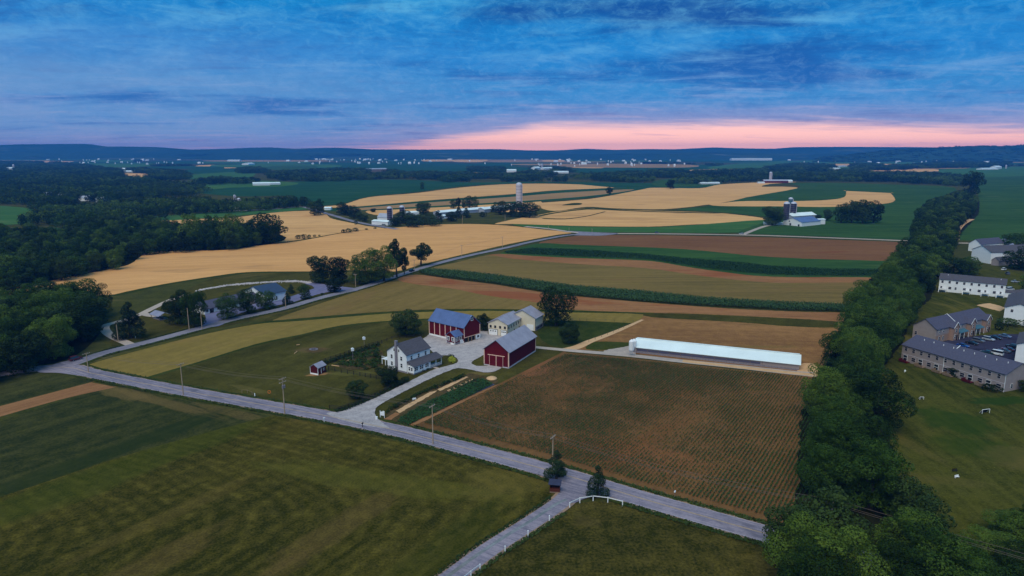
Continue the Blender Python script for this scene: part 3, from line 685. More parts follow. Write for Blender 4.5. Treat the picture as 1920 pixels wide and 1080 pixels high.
def quadmesh(name, v, mat):
    n = len(v) // 4
    me = bpy.data.meshes.new(name)
    me.vertices.add(len(v)); me.vertices.foreach_set('co', v.astype(np.float32).ravel())
    me.loops.add(4 * n); me.loops.foreach_set('vertex_index', np.arange(4 * n, dtype=np.int32))
    me.polygons.add(n); me.polygons.foreach_set('loop_start', np.arange(0, 4 * n, 4, dtype=np.int32))
    me.update(calc_edges=True)
    me.materials.append(mat)
    return me
def crown(seed, kind, n, size, mat):
    """canonical tree 1 unit tall, crown about 0.7 wide; returns crown mesh"""
    rs = np.random.RandomState(seed)
    if kind in ('broad', 'tall', 'round', 'irregular'):
        if kind == 'round': nl, rx, rz, cz, rlo, rhi = 30, .27, .36, .52, .10, .16
        elif kind == 'tall': nl, rx, rz, cz, rlo, rhi = 26, .20, .38, .56, .07, .14
        elif kind == 'irregular': nl, rx, rz, cz, rlo, rhi = 22, .32, .36, .56, .075, .14
        else: nl, rx, rz, cz, rlo, rhi = 34, .31, .36, .54, .085, .15
        d = rs.normal(size=(nl, 3)); d /= np.linalg.norm(d, axis=1)[:, None]
        rad = (0.5 + 0.5 * rs.random(nl) ** .6)
        C_ = d * rad[:, None] * np.array([rx, rx, rz]) ; C_[:, 2] += cz
        # narrower towards the foot of the crown
        tt = np.clip((C_[:, 2] - .05) / .35, .78, 1); C_[:, :2] *= tt[:, None]
        rr = rlo + (rhi - rlo) * rs.random(nl)
        C_[:, 2] = np.maximum(C_[:, 2], .10 + rr * .6)
        C_ = np.vstack([C_, [[0, 0, cz]]]); rr = np.append(rr, .17)
        if kind != 'irregular':
            a_ = np.arange(9) * .698 + rs.uniform(-.25, .25, 9); q_ = rx * rs.uniform(.45, .75, 9)
            C_ = np.vstack([C_, np.stack([np.cos(a_) * q_, np.sin(a_) * q_, rs.uniform(.13, .24, 9)], 1), [[0, 0, .16]]])
            rr = np.append(rr, rs.uniform(.09, .13, 10))
        v = leaves(rs, C_, rr, n, size, up=.15, flat=.85, deep=.72)
    elif kind == 'cone':
        nl = 34; h = rs.random(nl) ** .8; a = rs.random(nl) * 6.283
        rad = .26 * (1 - h) ** .75
        C_ = np.stack([np.cos(a) * rad * .7, np.sin(a) * rad * .7, .12 + h * .80], 1); rr = .05 + .09 * (1 - h)
        C_ = np.vstack([C_, [[0, 0, .3], [0, 0, .5], [0, 0, .93]]]); rr = np.append(rr, [.15, .11, .03])
        v = leaves(rs, C_, rr, n, size, up=-.1, flat=.9, deep=.7, drop=.015)
    elif kind == 'bush':
        nl = 12; d = rs.normal(size=(nl, 3)); d /= np.linalg.norm(d, axis=1)[:, None]
        C_ = d * np.array([.45, .45, .25]) * (.4 + .6 * rs.random(nl))[:, None]; C_[:, 2] = np.abs(C_[:, 2]) + .3
        rr = .22 + .16 * rs.random(nl)
        v = leaves(rs, C_, rr, n, size, up=.2, deep=.7)
        v[:, 2] = np.maximum(v[:, 2], 0.0)
    elif kind == 'grove':   # eight to eleven crowns standing together, unit = tree height
        nl = 10; vs = []
        for i in range(nl):
            a = rs.random() * 6.283; r = 1.35 * rs.random() ** .5
            hh = .75 + .35 * rs.random(); w = .30 + .10 * rs.random()
            k = 7; d = rs.normal(size=(k, 3)); d /= np.linalg.norm(d, axis=1)[:, None]
            C_ = d * np.array([w * .6, w * .6, .22]); C_[:, 2] += hh - .38
            C_ = np.vstack([C_, [[0, 0, .3]]])
            C_[:, 0] += math.cos(a) * r; C_[:, 1] += math.sin(a) * r
            rr = np.append(.12 + .10 * rs.random(k), .24)
            vs.append(leaves(rs, C_, rr, n // nl, size, up=.3, deep=.75))
        v = np.vstack(vs)
        v[:, 2] = np.maximum(v[:, 2], 0.0)
    return quadmesh(kind + '_crown', v, mat)
def trunk(seed, kind, mat):
    rnd = random.Random(seed); mb = MB()
    top = .5 if kind != 'cone' else .85
    r = .028 if kind != 'tall' else .022
    px = 0; py = 0; z = -0.01; rr = r * 1.25
    segs = 4
    pts = [(0, 0, -.01)]
    for i in range(segs):
        z += (top) / segs; px += rnd.uniform(-.012, .012); py += rnd.uniform(-.012, .012)
        pts.append((px, py, z))
    for i in range(segs):
        mb.tube(pts[i], pts[i + 1], r * (1.25 - .25 * i), r * (1.0 - .25 * i), 7)
    if kind != 'cone':
        for k in range(6):
            a = rnd.uniform(0, 6.28); i = rnd.choice((2, 3, 3, 4)); p = pts[i]
            L = rnd.uniform(.16, .26)
            q = (p[0] + math.cos(a) * L * .8, p[1] + math.sin(a) * L * .8, p[2] + L * rnd.uniform(.5, 1.1))
            mb.tube(p, q, r * .45, r * .15, 5)
    return mb.mesh('trunk', mat)
TK = {}
def variants(key, kind, seeds, n, size, mat, bark='bark'):
    TK[key] = [(crown(s, kind, n, size, M[mat]), trunk(s, kind, M[bark])) for s in seeds]
variants('broad', 'broad', range(1, 8), 20000, .0205, 'leaf')
variants('broadmid', 'broad', range(11, 17), 7500, .034, 'leaf')
variants('darkmid', 'broad', range(21, 26), 7500, .034, 'leafdark')
variants('tall', 'tall', range(31, 35), 8500, .028, 'leaf')
variants('round', 'round', (41, 42, 43), 20000, .025, 'leafdark')
variants('irregular', 'irregular', (51, 52, 53), 10000, .030, 'leafdark')
variants('cone', 'cone', (61, 62, 63), 12000, .022, 'needle')
variants('bush', 'bush', (71, 72, 73, 74), 900, .11, 'leafdark')
variants('bushgreen', 'bush', (75, 76, 77), 900, .11, 'leaf')
variants('yellow', 'bush', (78,), 900, .11, 'yellowleaf')
CS = {}
def crown_size(me):
    if me.name not in CS:
        co = np.zeros(len(me.vertices) * 3, np.float32); me.vertices.foreach_get('co', co); co = co.reshape(-1, 3)
        CS[me.name] = (float(np.percentile(np.abs(co[:, :2]), 96) * 2), float(np.percentile(co[:, 2], 99.3)))
    return CS[me.name]
TREES = []
rt = random.Random(5)
def tree(x, y, h, w, kind, label, group=None, cat='tree', name=None, parts=True, z=0.0):
    """tree on world point x,y; h metres tall and w metres across"""
    cm, tm = rt.choice(TK[kind])
    nm = name or {'cone': 'conifer_tree', 'bush': 'bush', 'bushgreen': 'bush', 'yellow': 'bush'}.get(kind, 'broadleaf_tree')
    W0, Z0 = crown_size(cm)
    sx = w / W0; sz = h / Z0
    if nm == 'bush':
        o = bpy.data.objects.new(nm, cm); link(o); o.location = (x, y, z); o.rotation_euler = (0, 0, rt.uniform(0, 6.28)); o.scale = (sx, sx, sz)
        tag(o, label, 'bush' if cat == 'tree' else cat, group); return o
    r = empty(nm, (x, y, z), rt.uniform(0, 6.28), label, cat, group)
    r.scale = (sx, sx, sz)
    c_ = link(bpy.data.objects.new('crown', cm), r)
    t_ = link(bpy.data.objects.new('trunk', tm), r)
    TREES.append(r)
    return r
def ptree(px, py, top, wpx, kind, label, group=None, **kw):
    g = G(px, py); h = hz(px, py, top); w = wpx * mpp(px, py)
    return tree(g.x, g.y, h, w, kind, label, group, **kw)

# --- trees with a place of their own
ptree(762, 629, 582, 50, 'round', 'big round dense tree on the lawn left of the red bank barn')
ptree(1043, 610, 542, 62, 'broad', 'largest spreading tree of the farm, behind the cream building')
ptree(1067, 644, 606, 34, 'round', 'small dark round tree on the grass right of the red machine shed')
ptree(907, 620, 588, 22, 'round', 'small tree in the gap between the red bank barn and the cream building')
ptree(669, 747, 716, 33, 'round', 'dark round tree in the paddock nearest the farm drive mouth')
ptree(730, 723, 690, 34, 'round', 'dark round tree in front of the white farmhouse')
ptree(761, 718, 706, 15, 'bush', 'low dark shrub beside the drive below the farmhouse')
ptree(749, 722, 712, 13, 'bush', 'small shrub between the round tree and the drive')
ptree(847, 680, 668, 14, 'yellow', 'bright yellow bush on the lawn corner by the farmyard')
ptree(846, 671, 664, 11, 'bushgreen', 'small green shrub just behind the yellow bush')
ptree(1043, 899, 846, 38, 'cone', 'dark conical tree beside the small wooden stand at the side road corner')
ptree(1120, 930, 874, 36, 'cone', 'conical tree behind the white rail fence at the road junction')
gp = None
for i, (x, y, t, w, k, l) in enumerate([
    (600, 530, 481, 40, 'round', 'dark round tree, leftmost of those along the wheat edge above the hill road'),
    (636, 530, 481, 33, 'round', 'dark round tree, second from the left along the wheat edge above the hill road'),
    (627, 548, 521, 30, 'round', 'low broad tree at the school drive entrance'),
    (674, 534, 478, 36, 'broad', 'left tree of the dense clump where the hill road meets the wheat'),
    (697, 530, 466, 42, 'broad', 'second tree of the dense clump on the wheat edge by the hill road'),
    (720, 527, 462, 40, 'broad', 'third tree of the dense clump on the wheat edge by the hill road'),
    (744, 520, 450, 34, 'irregular', 'tallest, open crowned tree at the right end of the roadside clump'),
    (758, 515, 474, 16, 'irregular', 'thin spindly tree hugging the right end of the roadside clump'),
    (789, 498, 456, 37, 'irregular', 'lone open crowned tree on the wheat edge beside the hill road'),
    (427, 598, 553, 37, 'broad', 'leftmost of the street trees in front of the roadside building'),
    (465, 588, 543, 38, 'broad', 'second street tree in front of the roadside building'),
    (499, 579, 545, 34, 'broad', 'third street tree, before the white gabled wing'),
    (539, 571, 549, 17, 'cone', 'small conical evergreen beside the school lot pole'),
    (546, 550, 533, 13, 'cone', 'small dark evergreen at the corner of the white gabled wing'),
    (573, 561, 533, 22, 'tall', 'oval tree standing alone in the school car park strip'),
    (366, 613, 548, 44, 'broad', 'right half of the big dark tree pair left of the school'),
    (339, 607, 545, 50, 'broad', 'left half of the big dark tree pair left of the school'),
    (246, 634, 569, 47, 'cone', 'broad dark evergreen inside the bend of the gravel lane'),
    (1448, 422, 388, 37, 'round', 'dark round tree left of the white barn with the blue roof'),
    (1551, 414, 393, 15, 'round', 'small round tree right of the white sheds'),
    (1534, 412, 403, 10, 'round', 'tiny round tree behind the low white shed'),
    (1577, 418, 383, 28, 'broadmid', 'leftmost tree of the dark grove right of the white sheds'),
    (1596, 418, 377, 32, 'darkmid', 'second tree of the dark grove right of the white sheds'),
    (1617, 419, 375, 32, 'darkmid', 'tallest tree of the dark grove right of the white sheds'),
    (1637, 418, 377, 30, 'darkmid', 'rightmost tree of the dark grove right of the white sheds'),
    (1606, 412, 380, 30, 'broadmid', 'rear tree of the dark grove right of the white sheds'),
    (1257, 354, 337, 15, 'round', 'lone round tree at the upper edge of the wheat'),
    (1142, 366, 351, 12, 'irregular', 'lone spindly tree in the middle of the wheat'),
    (792, 355, 341, 8, 'tall', 'tiny lone tree at the upper left edge of the long wheat strip'),
    (590, 404, 378, 22, 'darkmid', 'dark tree on the left side of the straight farm road'),
    (601, 402, 373, 16, 'tall', 'taller narrow tree beside the straight farm road'),
    (641, 402, 379, 20, 'tall', 'first evergreen right of the straight farm road'),
    (652, 404, 384, 20, 'darkmid', 'broad tree right of the straight farm road'),
    (664, 410, 386, 20, 'darkmid', 'tree nearest the white farm sheds on the straight road'),
    (675, 413, 397, 14, 'darkmid', 'low tree before the white farm sheds'),
    (668, 421, 413, 7, 'bush', 'small dark shrub on the verge of the straight farm road'),
    (687, 408, 403, 7, 'bush', 'tiny shrub on the wheat edge above the farm road'),
    (758, 418, 395, 30, 'darkmid', 'tree just right of the dark silo'),
    (793, 402, 379, 27, 'round', 'round tree rising behind the middle farm'),
    (775, 420, 402, 34, 'darkmid', 'low tree in the middle farm hedge, third from the silo'),
    (800, 421, 401, 36, 'darkmid', 'broad low tree in the middle of the farm hedge'),
    (822, 416, 395, 20, 'cone', 'dark evergreen before the long white shed'),
    (846, 415, 397, 22, 'darkmid', 'hedge tree below the long white shed'),
    (860, 410, 382, 13, 'cone', 'narrow evergreen before the long white shed, left one'),
    (874, 408, 390, 16, 'cone', 'narrow evergreen before the long white shed, right one'),
    (850, 391, 374, 12, 'tall', 'leftmost of the row of tall trees behind the long white shed'),
    (859, 392, 371, 10, 'irregular', 'second of the row of tall trees behind the long white shed'),
    (870, 391, 372, 9, 'tall', 'third of the row of tall trees behind the long white shed'),
    (880, 390, 367, 14, 'tall', 'fourth and tallest tree of the row behind the long white shed'),
    (891, 390, 368, 13, 'tall', 'rightmost of the row of tall trees behind the long white shed'),
    (938, 402, 377, 30, 'darkmid', 'leftmost tree of the clump at the foot of the tall white silo'),
    (958, 406, 380, 26, 'darkmid', 'second tree of the clump at the foot of the tall white silo'),
    (975, 407, 378, 26, 'darkmid', 'third tree of the clump at the foot of the tall white silo'),
    (993, 408, 379, 32, 'darkmid', 'rightmost tree of the clump at the foot of the tall white silo'),
    (1820, 368, 322, 34, 'darkmid', 'big round tree at the far end of the tree belt'),
    (1905, 470, 438, 46, 'broadmid', 'large tree at the right edge beside the far townhouses'),
    (1916, 505, 463, 56, 'broadmid', 'dark tree at the right edge above the white townhouse row'),
    (1925, 552, 515, 30, 'broadmid', 'tree at the right edge beside the end garage'),
    (1786, 518, 485, 50, 'broadmid', 'round tree behind the left end of the white townhouse row'),
    (1815, 516, 482, 40, 'broadmid', 'tree between the white townhouse row and the far townhouses'),
    (1790, 706, 690, 22, 'round', 'small dark ornamental tree in front of the middle of the grey townhouses'),
    (1862, 734, 722, 34, 'bush', 'clipped dark hedge before the right end of the grey townhouses'),
    (1928, 735, 712, 30, 'darkmid', 'dark tree at the right edge behind the grey townhouse gable'),
    (1895, 611, 598, 46, 'bush', 'dark shrub mass in front of the white gabled house'),
    (1875, 620, 606, 20, 'bush', 'dark shrub at the right end of the brick townhouses'),
    (684, 416, 404, 12, 'darkmid', 'small tree at the left end of the low white barn'), (742, 424, 407, 20, 'darkmid', 'low dark tree at the foot of the dark silo'), (812, 424, 410, 26, 'bush', 'dark hedge bushes below the middle farm, right part'),
    (780, 426, 412, 34, 'bush', 'dark hedge bushes below the middle farm, left part'), (905, 407, 397, 14, 'bush', 'small bush on the lane of the longest white shed'), (926, 398, 384, 12, 'tall', 'narrow tree left of the clump at the tall white silo'), (700, 398, 391, 10, 'round', 'small tree on the wheat strip above the low white barn')
    ]):
    ptree(x, y, t, w, k, l)
# bushes along the field edge
for i, (x, y, t, w) in enumerate([(561, 448, 440, 12), (570, 448, 439, 9), (580, 447, 440, 8), (590, 444, 440, 6), (599, 443, 440, 5), (645, 437, 430, 10), (655, 436, 428, 12), (666, 434, 427, 12), (687, 431, 428, 6), (703, 429, 426, 6)]):
    ptree(x, y, t, w, 'bush', 'small bush on the boundary between the two wheat fields left of the middle farm', 'bushes along the wheat boundary')
for i, (x, y, w, t, l) in enumerate([(700, 689, 12, 682, 'green shrub in the farmhouse garden, nearest the deck'), (692, 684, 14, 676, 'leafy shrub in the middle of the farmhouse garden'),
    (705, 671, 12, 660, 'dark shrub at the top corner of the garden behind the farmhouse wing'), (686, 693, 10, 688, 'low shrub at the front edge of the farmhouse garden'),
    (712, 699, 20, 690, 'grey green shrubs below the farmhouse gable'), (722, 704, 16, 697, 'dark shrub at the foot of the farmhouse chimney'), (826, 681, 8, 675, 'small dark shrub beside the farmhouse porch'), (793, 697, 6, 693, 'foundation shrub under the farmhouse front windows, left one'), (803, 694, 6, 690, 'foundation shrub under the farmhouse front windows, right one'),
    (604, 553, 7, 549, 'tiny shrub on the verge of the school car park')]):
    ptree(x, y, t, w, 'bushgreen' if i in (0, 1) else 'bush', l)

# --- the tree belt: one tree each
def scatter(poly_px, spacing, seed, jitter=.38):
    """random but even places inside a pixel polygon, in world coordinates"""
    w = [tuple(G(x, max(y, YH + 6))[:2]) for x, y in poly_px]
    xs = [p[0] for p in w]; ys = [p[1] for p in w]
    rs = np.random.RandomState(seed)
    gx, gy = np.meshgrid(np.arange(min(xs), max(xs), spacing), np.arange(min(ys), max(ys), spacing * .88))
    gx = gx + (np.arange(gx.shape[0]) % 2)[:, None] * spacing * .5
    gx = gx.ravel() + rs.uniform(-jitter, jitter, gx.size) * spacing; gy = gy.ravel() + rs.uniform(-jitter, jitter, gy.size) * spacing
    k = inpoly(gx, gy, w)
    p = np.stack([gx[k], gy[k]], 1)
    return p[np.argsort(p[:, 1])]
def ordinal(n):
    words = ['first', 'second', 'third', 'fourth', 'fifth', 'sixth', 'seventh', 'eighth', 'ninth', 'tenth', 'eleventh', 'twelfth', 'thirteenth', 'fourteenth', 'fifteenth', 'sixteenth', 'seventeenth', 'eighteenth', 'nineteenth', 'twentieth']
    tens = {20: 'twenty', 30: 'thirty', 40: 'forty', 50: 'fifty', 60: 'sixty', 70: 'seventy', 80: 'eighty', 90: 'ninety'}
    if n <= 20: return words[n - 1]
    t, u = n // 10 * 10, n % 10
    if t >= 100: return 'hundred and ' + ordinal(n - 100) if n > 100 else 'hundredth'
    return (tens[t][:-1] + 'ieth') if u == 0 else tens[t] + '-' + words[u - 1]
BELT = [(1712, 468), (1682, 505), (1636, 560), (1604, 605), (1580, 655), (1556, 700), (1532, 745), (1526, 800), (1524, 860), (1520, 930), (1530, 980), (1585, 972), (1680, 955), (1662, 900), (1648, 840), (1640, 790), (1626, 740), (1650, 692), (1676, 640), (1704, 600), (1728, 560), (1758, 520), (1782, 470), (1796, 430), (1824, 402), (1828, 378), (1800, 372), (1744, 390), (1722, 410), (1716, 440)]
bp = scatter(BELT, 9.9, 3, .36)
beltrest = bp[bp[:, 1] > 520]; bp = bp[bp[:, 1] <= 520]
# segments named by what stands beside them
def belt_seg(y):
    d = H / y  # tangent of depression
    py = None
    ang = math.atan(H / y) - PITCH
    py = 540 + F * math.tan(ang)
    return py
cnt = {}
for i, (x, y) in enumerate(bp):
    py = belt_seg(y)
    if py > 880: s_ = 'beside the lower end of the planted rows'
    elif py > 790: s_ = 'beside the middle of the planted rows'
    elif py > 715: s_ = 'beside the upper end of the planted rows'
    elif py > 650: s_ = 'level with the long white roofed shed'
    elif py > 600: s_ = 'beside the stubble field'
    elif py > 540: s_ = 'beside the striped hay and corn'
    elif py > 470: s_ = 'level with the white townhouse row'
    else: s_ = 'where it narrows far off'
    cnt[s_] = cnt.get(s_, 0) + 1
    hgt = rt.uniform(10.5, 18.5)
    k = 'broad' if y < 420 else 'broadmid'
    tree(x, y, hgt, max(9.0, hgt * rt.uniform(.62, .86)), k, 'belt tree %s, %s nearest' % (s_, ordinal(cnt[s_])), 'broadleaf trees of the tree belt')
# foot of the belt by the road and lower right corner
for i, (x, y, hh, w, k) in enumerate([
    (1478, 1052, 12.0, 9, 'darkmid'), (1505, 1100, 14, 11, 'broad'), (1556, 1046, 14, 11, 'darkmid'), (1575, 1125, 14, 12, 'broad'), (1530, 1150, 13, 11, 'broad'),
    (1700, 1075, 13, 10.5, 'broad'), (1742, 1118, 13.5, 11, 'broad'), (1690, 1135, 12, 10, 'broad'), (1770, 1150, 13, 11, 'broad'), (1722, 1020, 11, 9, 'darkmid'), (1700, 985, 11, 9, 'darkmid'),
    (1792, 1078, 7.5, 9, 'broad'), (1850, 1050, 6.5, 9, 'broad'), (1900, 1090, 7, 9, 'broad'), (1830, 1130, 8, 10, 'broad'), (1955, 1010, 7, 10, 'broad'), (1900, 1010, 5.5, 9, 'broad'), (1920, 1150, 8, 10, 'broad'),
    (1990, 1090, 8, 10, 'broad'), (1500, 1010, 7, 6, 'broad')]):
    g = G(x, y)
    tree(g.x, g.y, hh, w, k, ['left roadside tree at the foot of the belt, its crown over the road', 'low tree at the bottom edge left of the foot of the belt', 'tallest crown left of the dark gap over the road', 'tree at the bottom edge just left of the gap over the road', 'front tree at the bottom edge under the roadside crowns',
        'tree right of the gap where the road shows through', 'broad crown right of the gap, second from it', 'front tree at the bottom edge right of the gap', 'tree at the bottom edge under the power wires', 'smaller tree behind the crown right of the gap', 'dark tree at the belt foot, behind the smaller one right of the gap',
        'low tree at the lower left of the corner thicket', 'low tree in the middle of the corner thicket', 'low tree at the right of the corner thicket', 'front tree of the corner thicket at the bottom edge', 'low tree at the right edge above the corner thicket', 'shrubby tree at the top of the corner thicket', 'front low tree nearest the bottom right corner',
        'low tree beyond the right edge of the corner thicket', 'small tree between the planted rows and the road'][i], 'trees at the foot of the belt')

# --- near wood on the left, every tree
NEARW = [(-90, 735), (0, 712), (60, 700), (120, 678), (160, 652), (188, 622), (196, 606), (180, 590), (120, 584), (40, 592), (-60, 600), (-150, 640)]
cnt = 0
for i, (x, y) in enumerate(scatter(NEARW, 10.5, 8, .3)):
    cnt += 1
    hgt = rt.uniform(13, 18)
    tree(x, y, hgt, hgt * rt.uniform(.72, .9), 'broad' if i % 4 else 'darkmid', 'tree in the wood left of the gravel lane bend, %s nearest' % ordinal(cnt), 'trees of the near wood')
# --- the big wood beyond: its front rows one by one, the rest as a mass
WOOD = [(-120, 552), (0, 548), (55, 538), (140, 521), (238, 501), (262, 482), (330, 474), (420, 471), (478, 463), (528, 453), (520, 442), (440, 438), (330, 440), (280, 428), (140, 432), (118, 448), (40, 448), (-120, 445)]
wp = scatter(WOOD, 10.5, 9, .33)
wp = np.array([p for p in wp if mnoise.noise(Vector((p[0] / 45, p[1] / 45, 2.2))) > -.30 or p[1] < 470])
NSEL = max(20, 300 - len(TREES)); print('belt', len(bp), 'before wood', len(TREES)); sel = wp[:NSEL]; rest = np.vstack([wp[NSEL:], beltrest])
for i, (x, y) in enumerate(sel):
    hgt = rt.uniform(12, 17)
    tree(x, y, hgt, hgt * rt.uniform(.74, .95), 'broadmid' if i % 3 else 'darkmid', 'dark tree at the front of the big wood, %s nearest' % ordinal(i + 1), 'front trees of the big wood')
# three taller ones standing out against the wheat
for x, y, t, w, l in [(360, 462, 402, 40, 'open crowned tree rising out of the big wood against the wheat, leftmost of three'), (400, 461, 404, 30, 'middle of three taller trees at the right end of the big wood'), (432, 461, 402, 44, 'right one of three taller trees at the end of the big wood'), (500, 456, 400, 58, 'tall broad crown at the right tip of the big wood')]:
    ptree(x, y, t, w, 'broadmid', l)

# ------------------------------------------------------------------ masses of trees as one object each (instanced groves)
def source(name, mesh, scale=1.0):
    o = bpy.data.objects.new(name, mesh); return o
def instancer(name, pts, scales, srcs, label_kind='stuff', seed=1, zs=None):
    """one object: points carrying copies of the source meshes"""
    coll = bpy.data.collections.new(name + '_sources')
    for s_ in srcs: coll.objects.link(s_)
    me = bpy.data.meshes.new(name)
    zz = zs if zs is not None else [0.0] * len(pts)
    me.from_pydata([(p[0], p[1], z_) for p, z_ in zip(pts, zz)], [], [])
    at = me.attributes.new('size', 'FLOAT_VECTOR', 'POINT'); at.data.foreach_set('vector', np.asarray(scales, np.float32).ravel())
    rr = np.random.RandomState(seed); ra = me.attributes.new('spin', 'FLOAT_VECTOR', 'POINT')
    rv = np.zeros((len(pts), 3), np.float32); rv[:, 2] = rr.uniform(0, 6.283, len(pts)); ra.data.foreach_set('vector', rv.ravel())
    o = link(bpy.data.objects.new(name, me)); tag(o, kind=label_kind)
    ng = bpy.data.node_groups.new(name + '_scatter', 'GeometryNodeTree')
    ng.interface.new_socket('Geometry', in_out='INPUT', socket_type='NodeSocketGeometry')
    ng.interface.new_socket('Geometry', in_out='OUTPUT', socket_type='NodeSocketGeometry')
    gi = ng.nodes.new('NodeGroupInput'); go = ng.nodes.new('NodeGroupOutput')
    ci = ng.nodes.new('GeometryNodeCollectionInfo'); ci.inputs['Collection'].default_value = coll
    ci.inputs['Separate Children'].default_value = True; ci.inputs['Reset Children'].default_value = True
    ip = ng.nodes.new('GeometryNodeInstanceOnPoints'); ip.inputs['Pick Instance'].default_value = True
    m2p = ng.nodes.new('GeometryNodeMeshToPoints')
    na = ng.nodes.new('GeometryNodeInputNamedAttribute'); na.data_type = 'FLOAT_VECTOR'; na.inputs['Name'].default_value = 'size'
    nb = ng.nodes.new('GeometryNodeInputNamedAttribute'); nb.data_type = 'FLOAT_VECTOR'; nb.inputs['Name'].default_value = 'spin'
    rnd = ng.nodes.new('FunctionNodeRandomValue'); rnd.data_type = 'INT'
    rnd.inputs[4].default_value = 0; rnd.inputs[5].default_value = len(srcs) - 1
    e2r = ng.nodes.new('FunctionNodeEulerToRotation')
    L = ng.links.new
    L(gi.outputs[0], m2p.inputs[0]); L(m2p.outputs[0], ip.inputs['Points']); L(ci.outputs[0], ip.inputs['Instance'])
    L(na.outputs[0], ip.inputs['Scale']); L(nb.outputs[0], e2r.inputs[0]); L(e2r.outputs[0], ip.inputs['Rotation'])
    L(rnd.outputs[2], ip.inputs['Instance Index'])
    L(ip.outputs[0], go.inputs[0])
    md = o.modifiers.new('scatter', 'NODES'); md.node_group = ng
    return o
singles = [source('wood_tree', TK['broadmid'][i][0]) for i in range(6)] + [source('wood_tree', TK['darkmid'][i][0]) for i in range(4)]
rs = np.random.RandomState(77)
def sc3(n, lo, hi, wlo=.8, whi=1.1):
    h = rs.uniform(lo, hi, n); w = h * rs.uniform(wlo, whi, n)
    return np.stack([w, w, h], 1)
instancer('woodland', rest, sc3(len(rest), 12, 17), singles, seed=2)
groves = [source('grove', crown(s_, 'grove', 3200, .09, M['leafdark'] if s_ % 2 else M['leaf'])) for s_ in range(81, 87)]
MIDW = [
    [(40, 422), (130, 430), (270, 418), (300, 406), (440, 400), (560, 391), (556, 380), (430, 388), (380, 382), (300, 382), (220, 388), (90, 380), (76, 390), (80, 412)],
    [(-60, 384), (190, 384), (250, 372), (380, 366), (372, 352), (300, 345), (210, 336), (-60, 336)],
    [(-60, 338), (225, 336), (215, 322), (120, 306), (-60, 304)],
    [(285, 340), (352, 337), (352, 329), (290, 328)], [(225, 345), (270, 344), (262, 337), (230, 337)],
    [(450, 326), (492, 325), (492, 318), (455, 318)], [(376, 350), (430, 345), (428, 338), (380, 340)], [(448, 348), (474, 346), (470, 340), (450, 340)],
    [(518, 339), (600, 342), (700, 337), (762, 336), (752, 324), (640, 320), (520, 326)],
    [(778, 338), (830, 337), (822, 328), (782, 328)], [(826, 342), (886, 342), (878, 328), (830, 330)], [(884, 337), (950, 336), (945, 330), (884, 331)],
    [(880, 322), (944, 324), (940, 318), (885, 316)], [(948, 342), (958, 342), (957, 336), (949, 336)], [(962, 341), (1010, 341), (1008, 330), (962, 330)], [(1024, 334), (1074, 336), (1074, 328), (1026, 328)], [(1040, 342), (1050, 342), (1050, 336), (1040, 336)],
    [(1090, 338), (1112, 336), (1110, 330), (1092, 330)], [(1112, 341), (1215, 343), (1218, 333), (1190, 326), (1120, 331)],
    [(1216, 334), (1290, 334), (1280, 324), (1225, 322)], [(1276, 345), (1340, 346), (1365, 341), (1420, 341), (1410, 334), (1340, 334), (1290, 332)],
    [(1300, 330), (1360, 329), (1358, 324), (1305, 324)], [(1360, 330), (1440, 330), (1440, 322), (1360, 322)], [(1436, 322), (1490, 322), (1560, 326), (1560, 312), (1500, 308), (1440, 316)],
    [(1480, 341), (1560, 340), (1700, 344), (1812, 350), (1822, 336), (1700, 327), (1600, 328), (1500, 328)], [(1420, 338), (1500, 338), (1490, 330), (1430, 328)],
    [(1670, 319), (1700, 319), (1698, 313), (1672, 313)], [(1655, 320), (1668, 320), (1666, 314), (1656, 314)], [(1705, 317), (1715, 317), (1715, 312), (1705, 312)], [(1716, 316), (1745, 316), (1745, 309), (1718, 309)],
    [(1745, 316), (1880, 314), (1890, 306), (1750, 303)], [(1600, 321), (1650, 320), (1648, 310), (1600, 308)], [(1640, 307), (1652, 307), (1652, 303), (1640, 303)],
]
print('tree things', len(TREES), 'rest', len(rest))
# ================================================================== HILLS AND HAZE
def ridge(name, prof, dist, depth, mat, seed, step=14):
    """hill range whose crest runs at a distance from the camera, heights read from the skyline"""
    xs = np.arange(prof[0][0], prof[-1][0] + 1, step)
    top = np.interp(xs, [p[0] for p in prof], [p[1] for p in prof])
    nu = 11; v = []; f = []
    for i, (px, ty) in enumerate(zip(xs, top)):
        t = (px - 960) / F
        for j in range(nu):
            u = j / (nu - 1) * 2 - 1
            yj = dist + u * depth + 120 * mnoise.noise(Vector((px / 90, j, seed)))
            hc = H + (YH - ty) / F * dist
            s_ = (math.cos(u * math.pi) * .5 + .5)
            z_ = hc * s_ + (8 * mnoise.noise(Vector((px / 25.0, j * 1.3, seed + 5))) * s_ if j != nu // 2 else 1.2 * mnoise.noise(Vector((px / 9.0, 3, seed))))
            v.append((t * yj, yj, z_ - (1 if j in (0, nu - 1) else 0)))
    n = len(xs)
    for i in range(n - 1):
        for j in range(nu - 1):
            a = i * nu + j; f.append((a, a + nu, a + nu + 1, a + 1))
    me = bpy.data.meshes.new(name); me.from_pydata(v, [], f); me.materials.append(mat)
    me.polygons.foreach_set('use_smooth', [True] * len(me.polygons)); me.update()
    o = link(bpy.data.objects.new(name, me)); tag(o, kind='structure')
    return o, v, n, nu
M['hill'] = fieldmat('wooded_hills', A(26, 50, 40), A(44, 70, 52), A(80, 90, 66), streak=.3, fine=.3, ffreq=.02, big=.0012, seed=33)
ridge('hills', [(-260, 276), (-60, 274), (0, 273), (60, 271), (180, 270), (215, 275), (260, 275), (310, 276), (370, 280.5), (440, 279), (520, 282)], 7600, 900, M['hill'], 1.0)
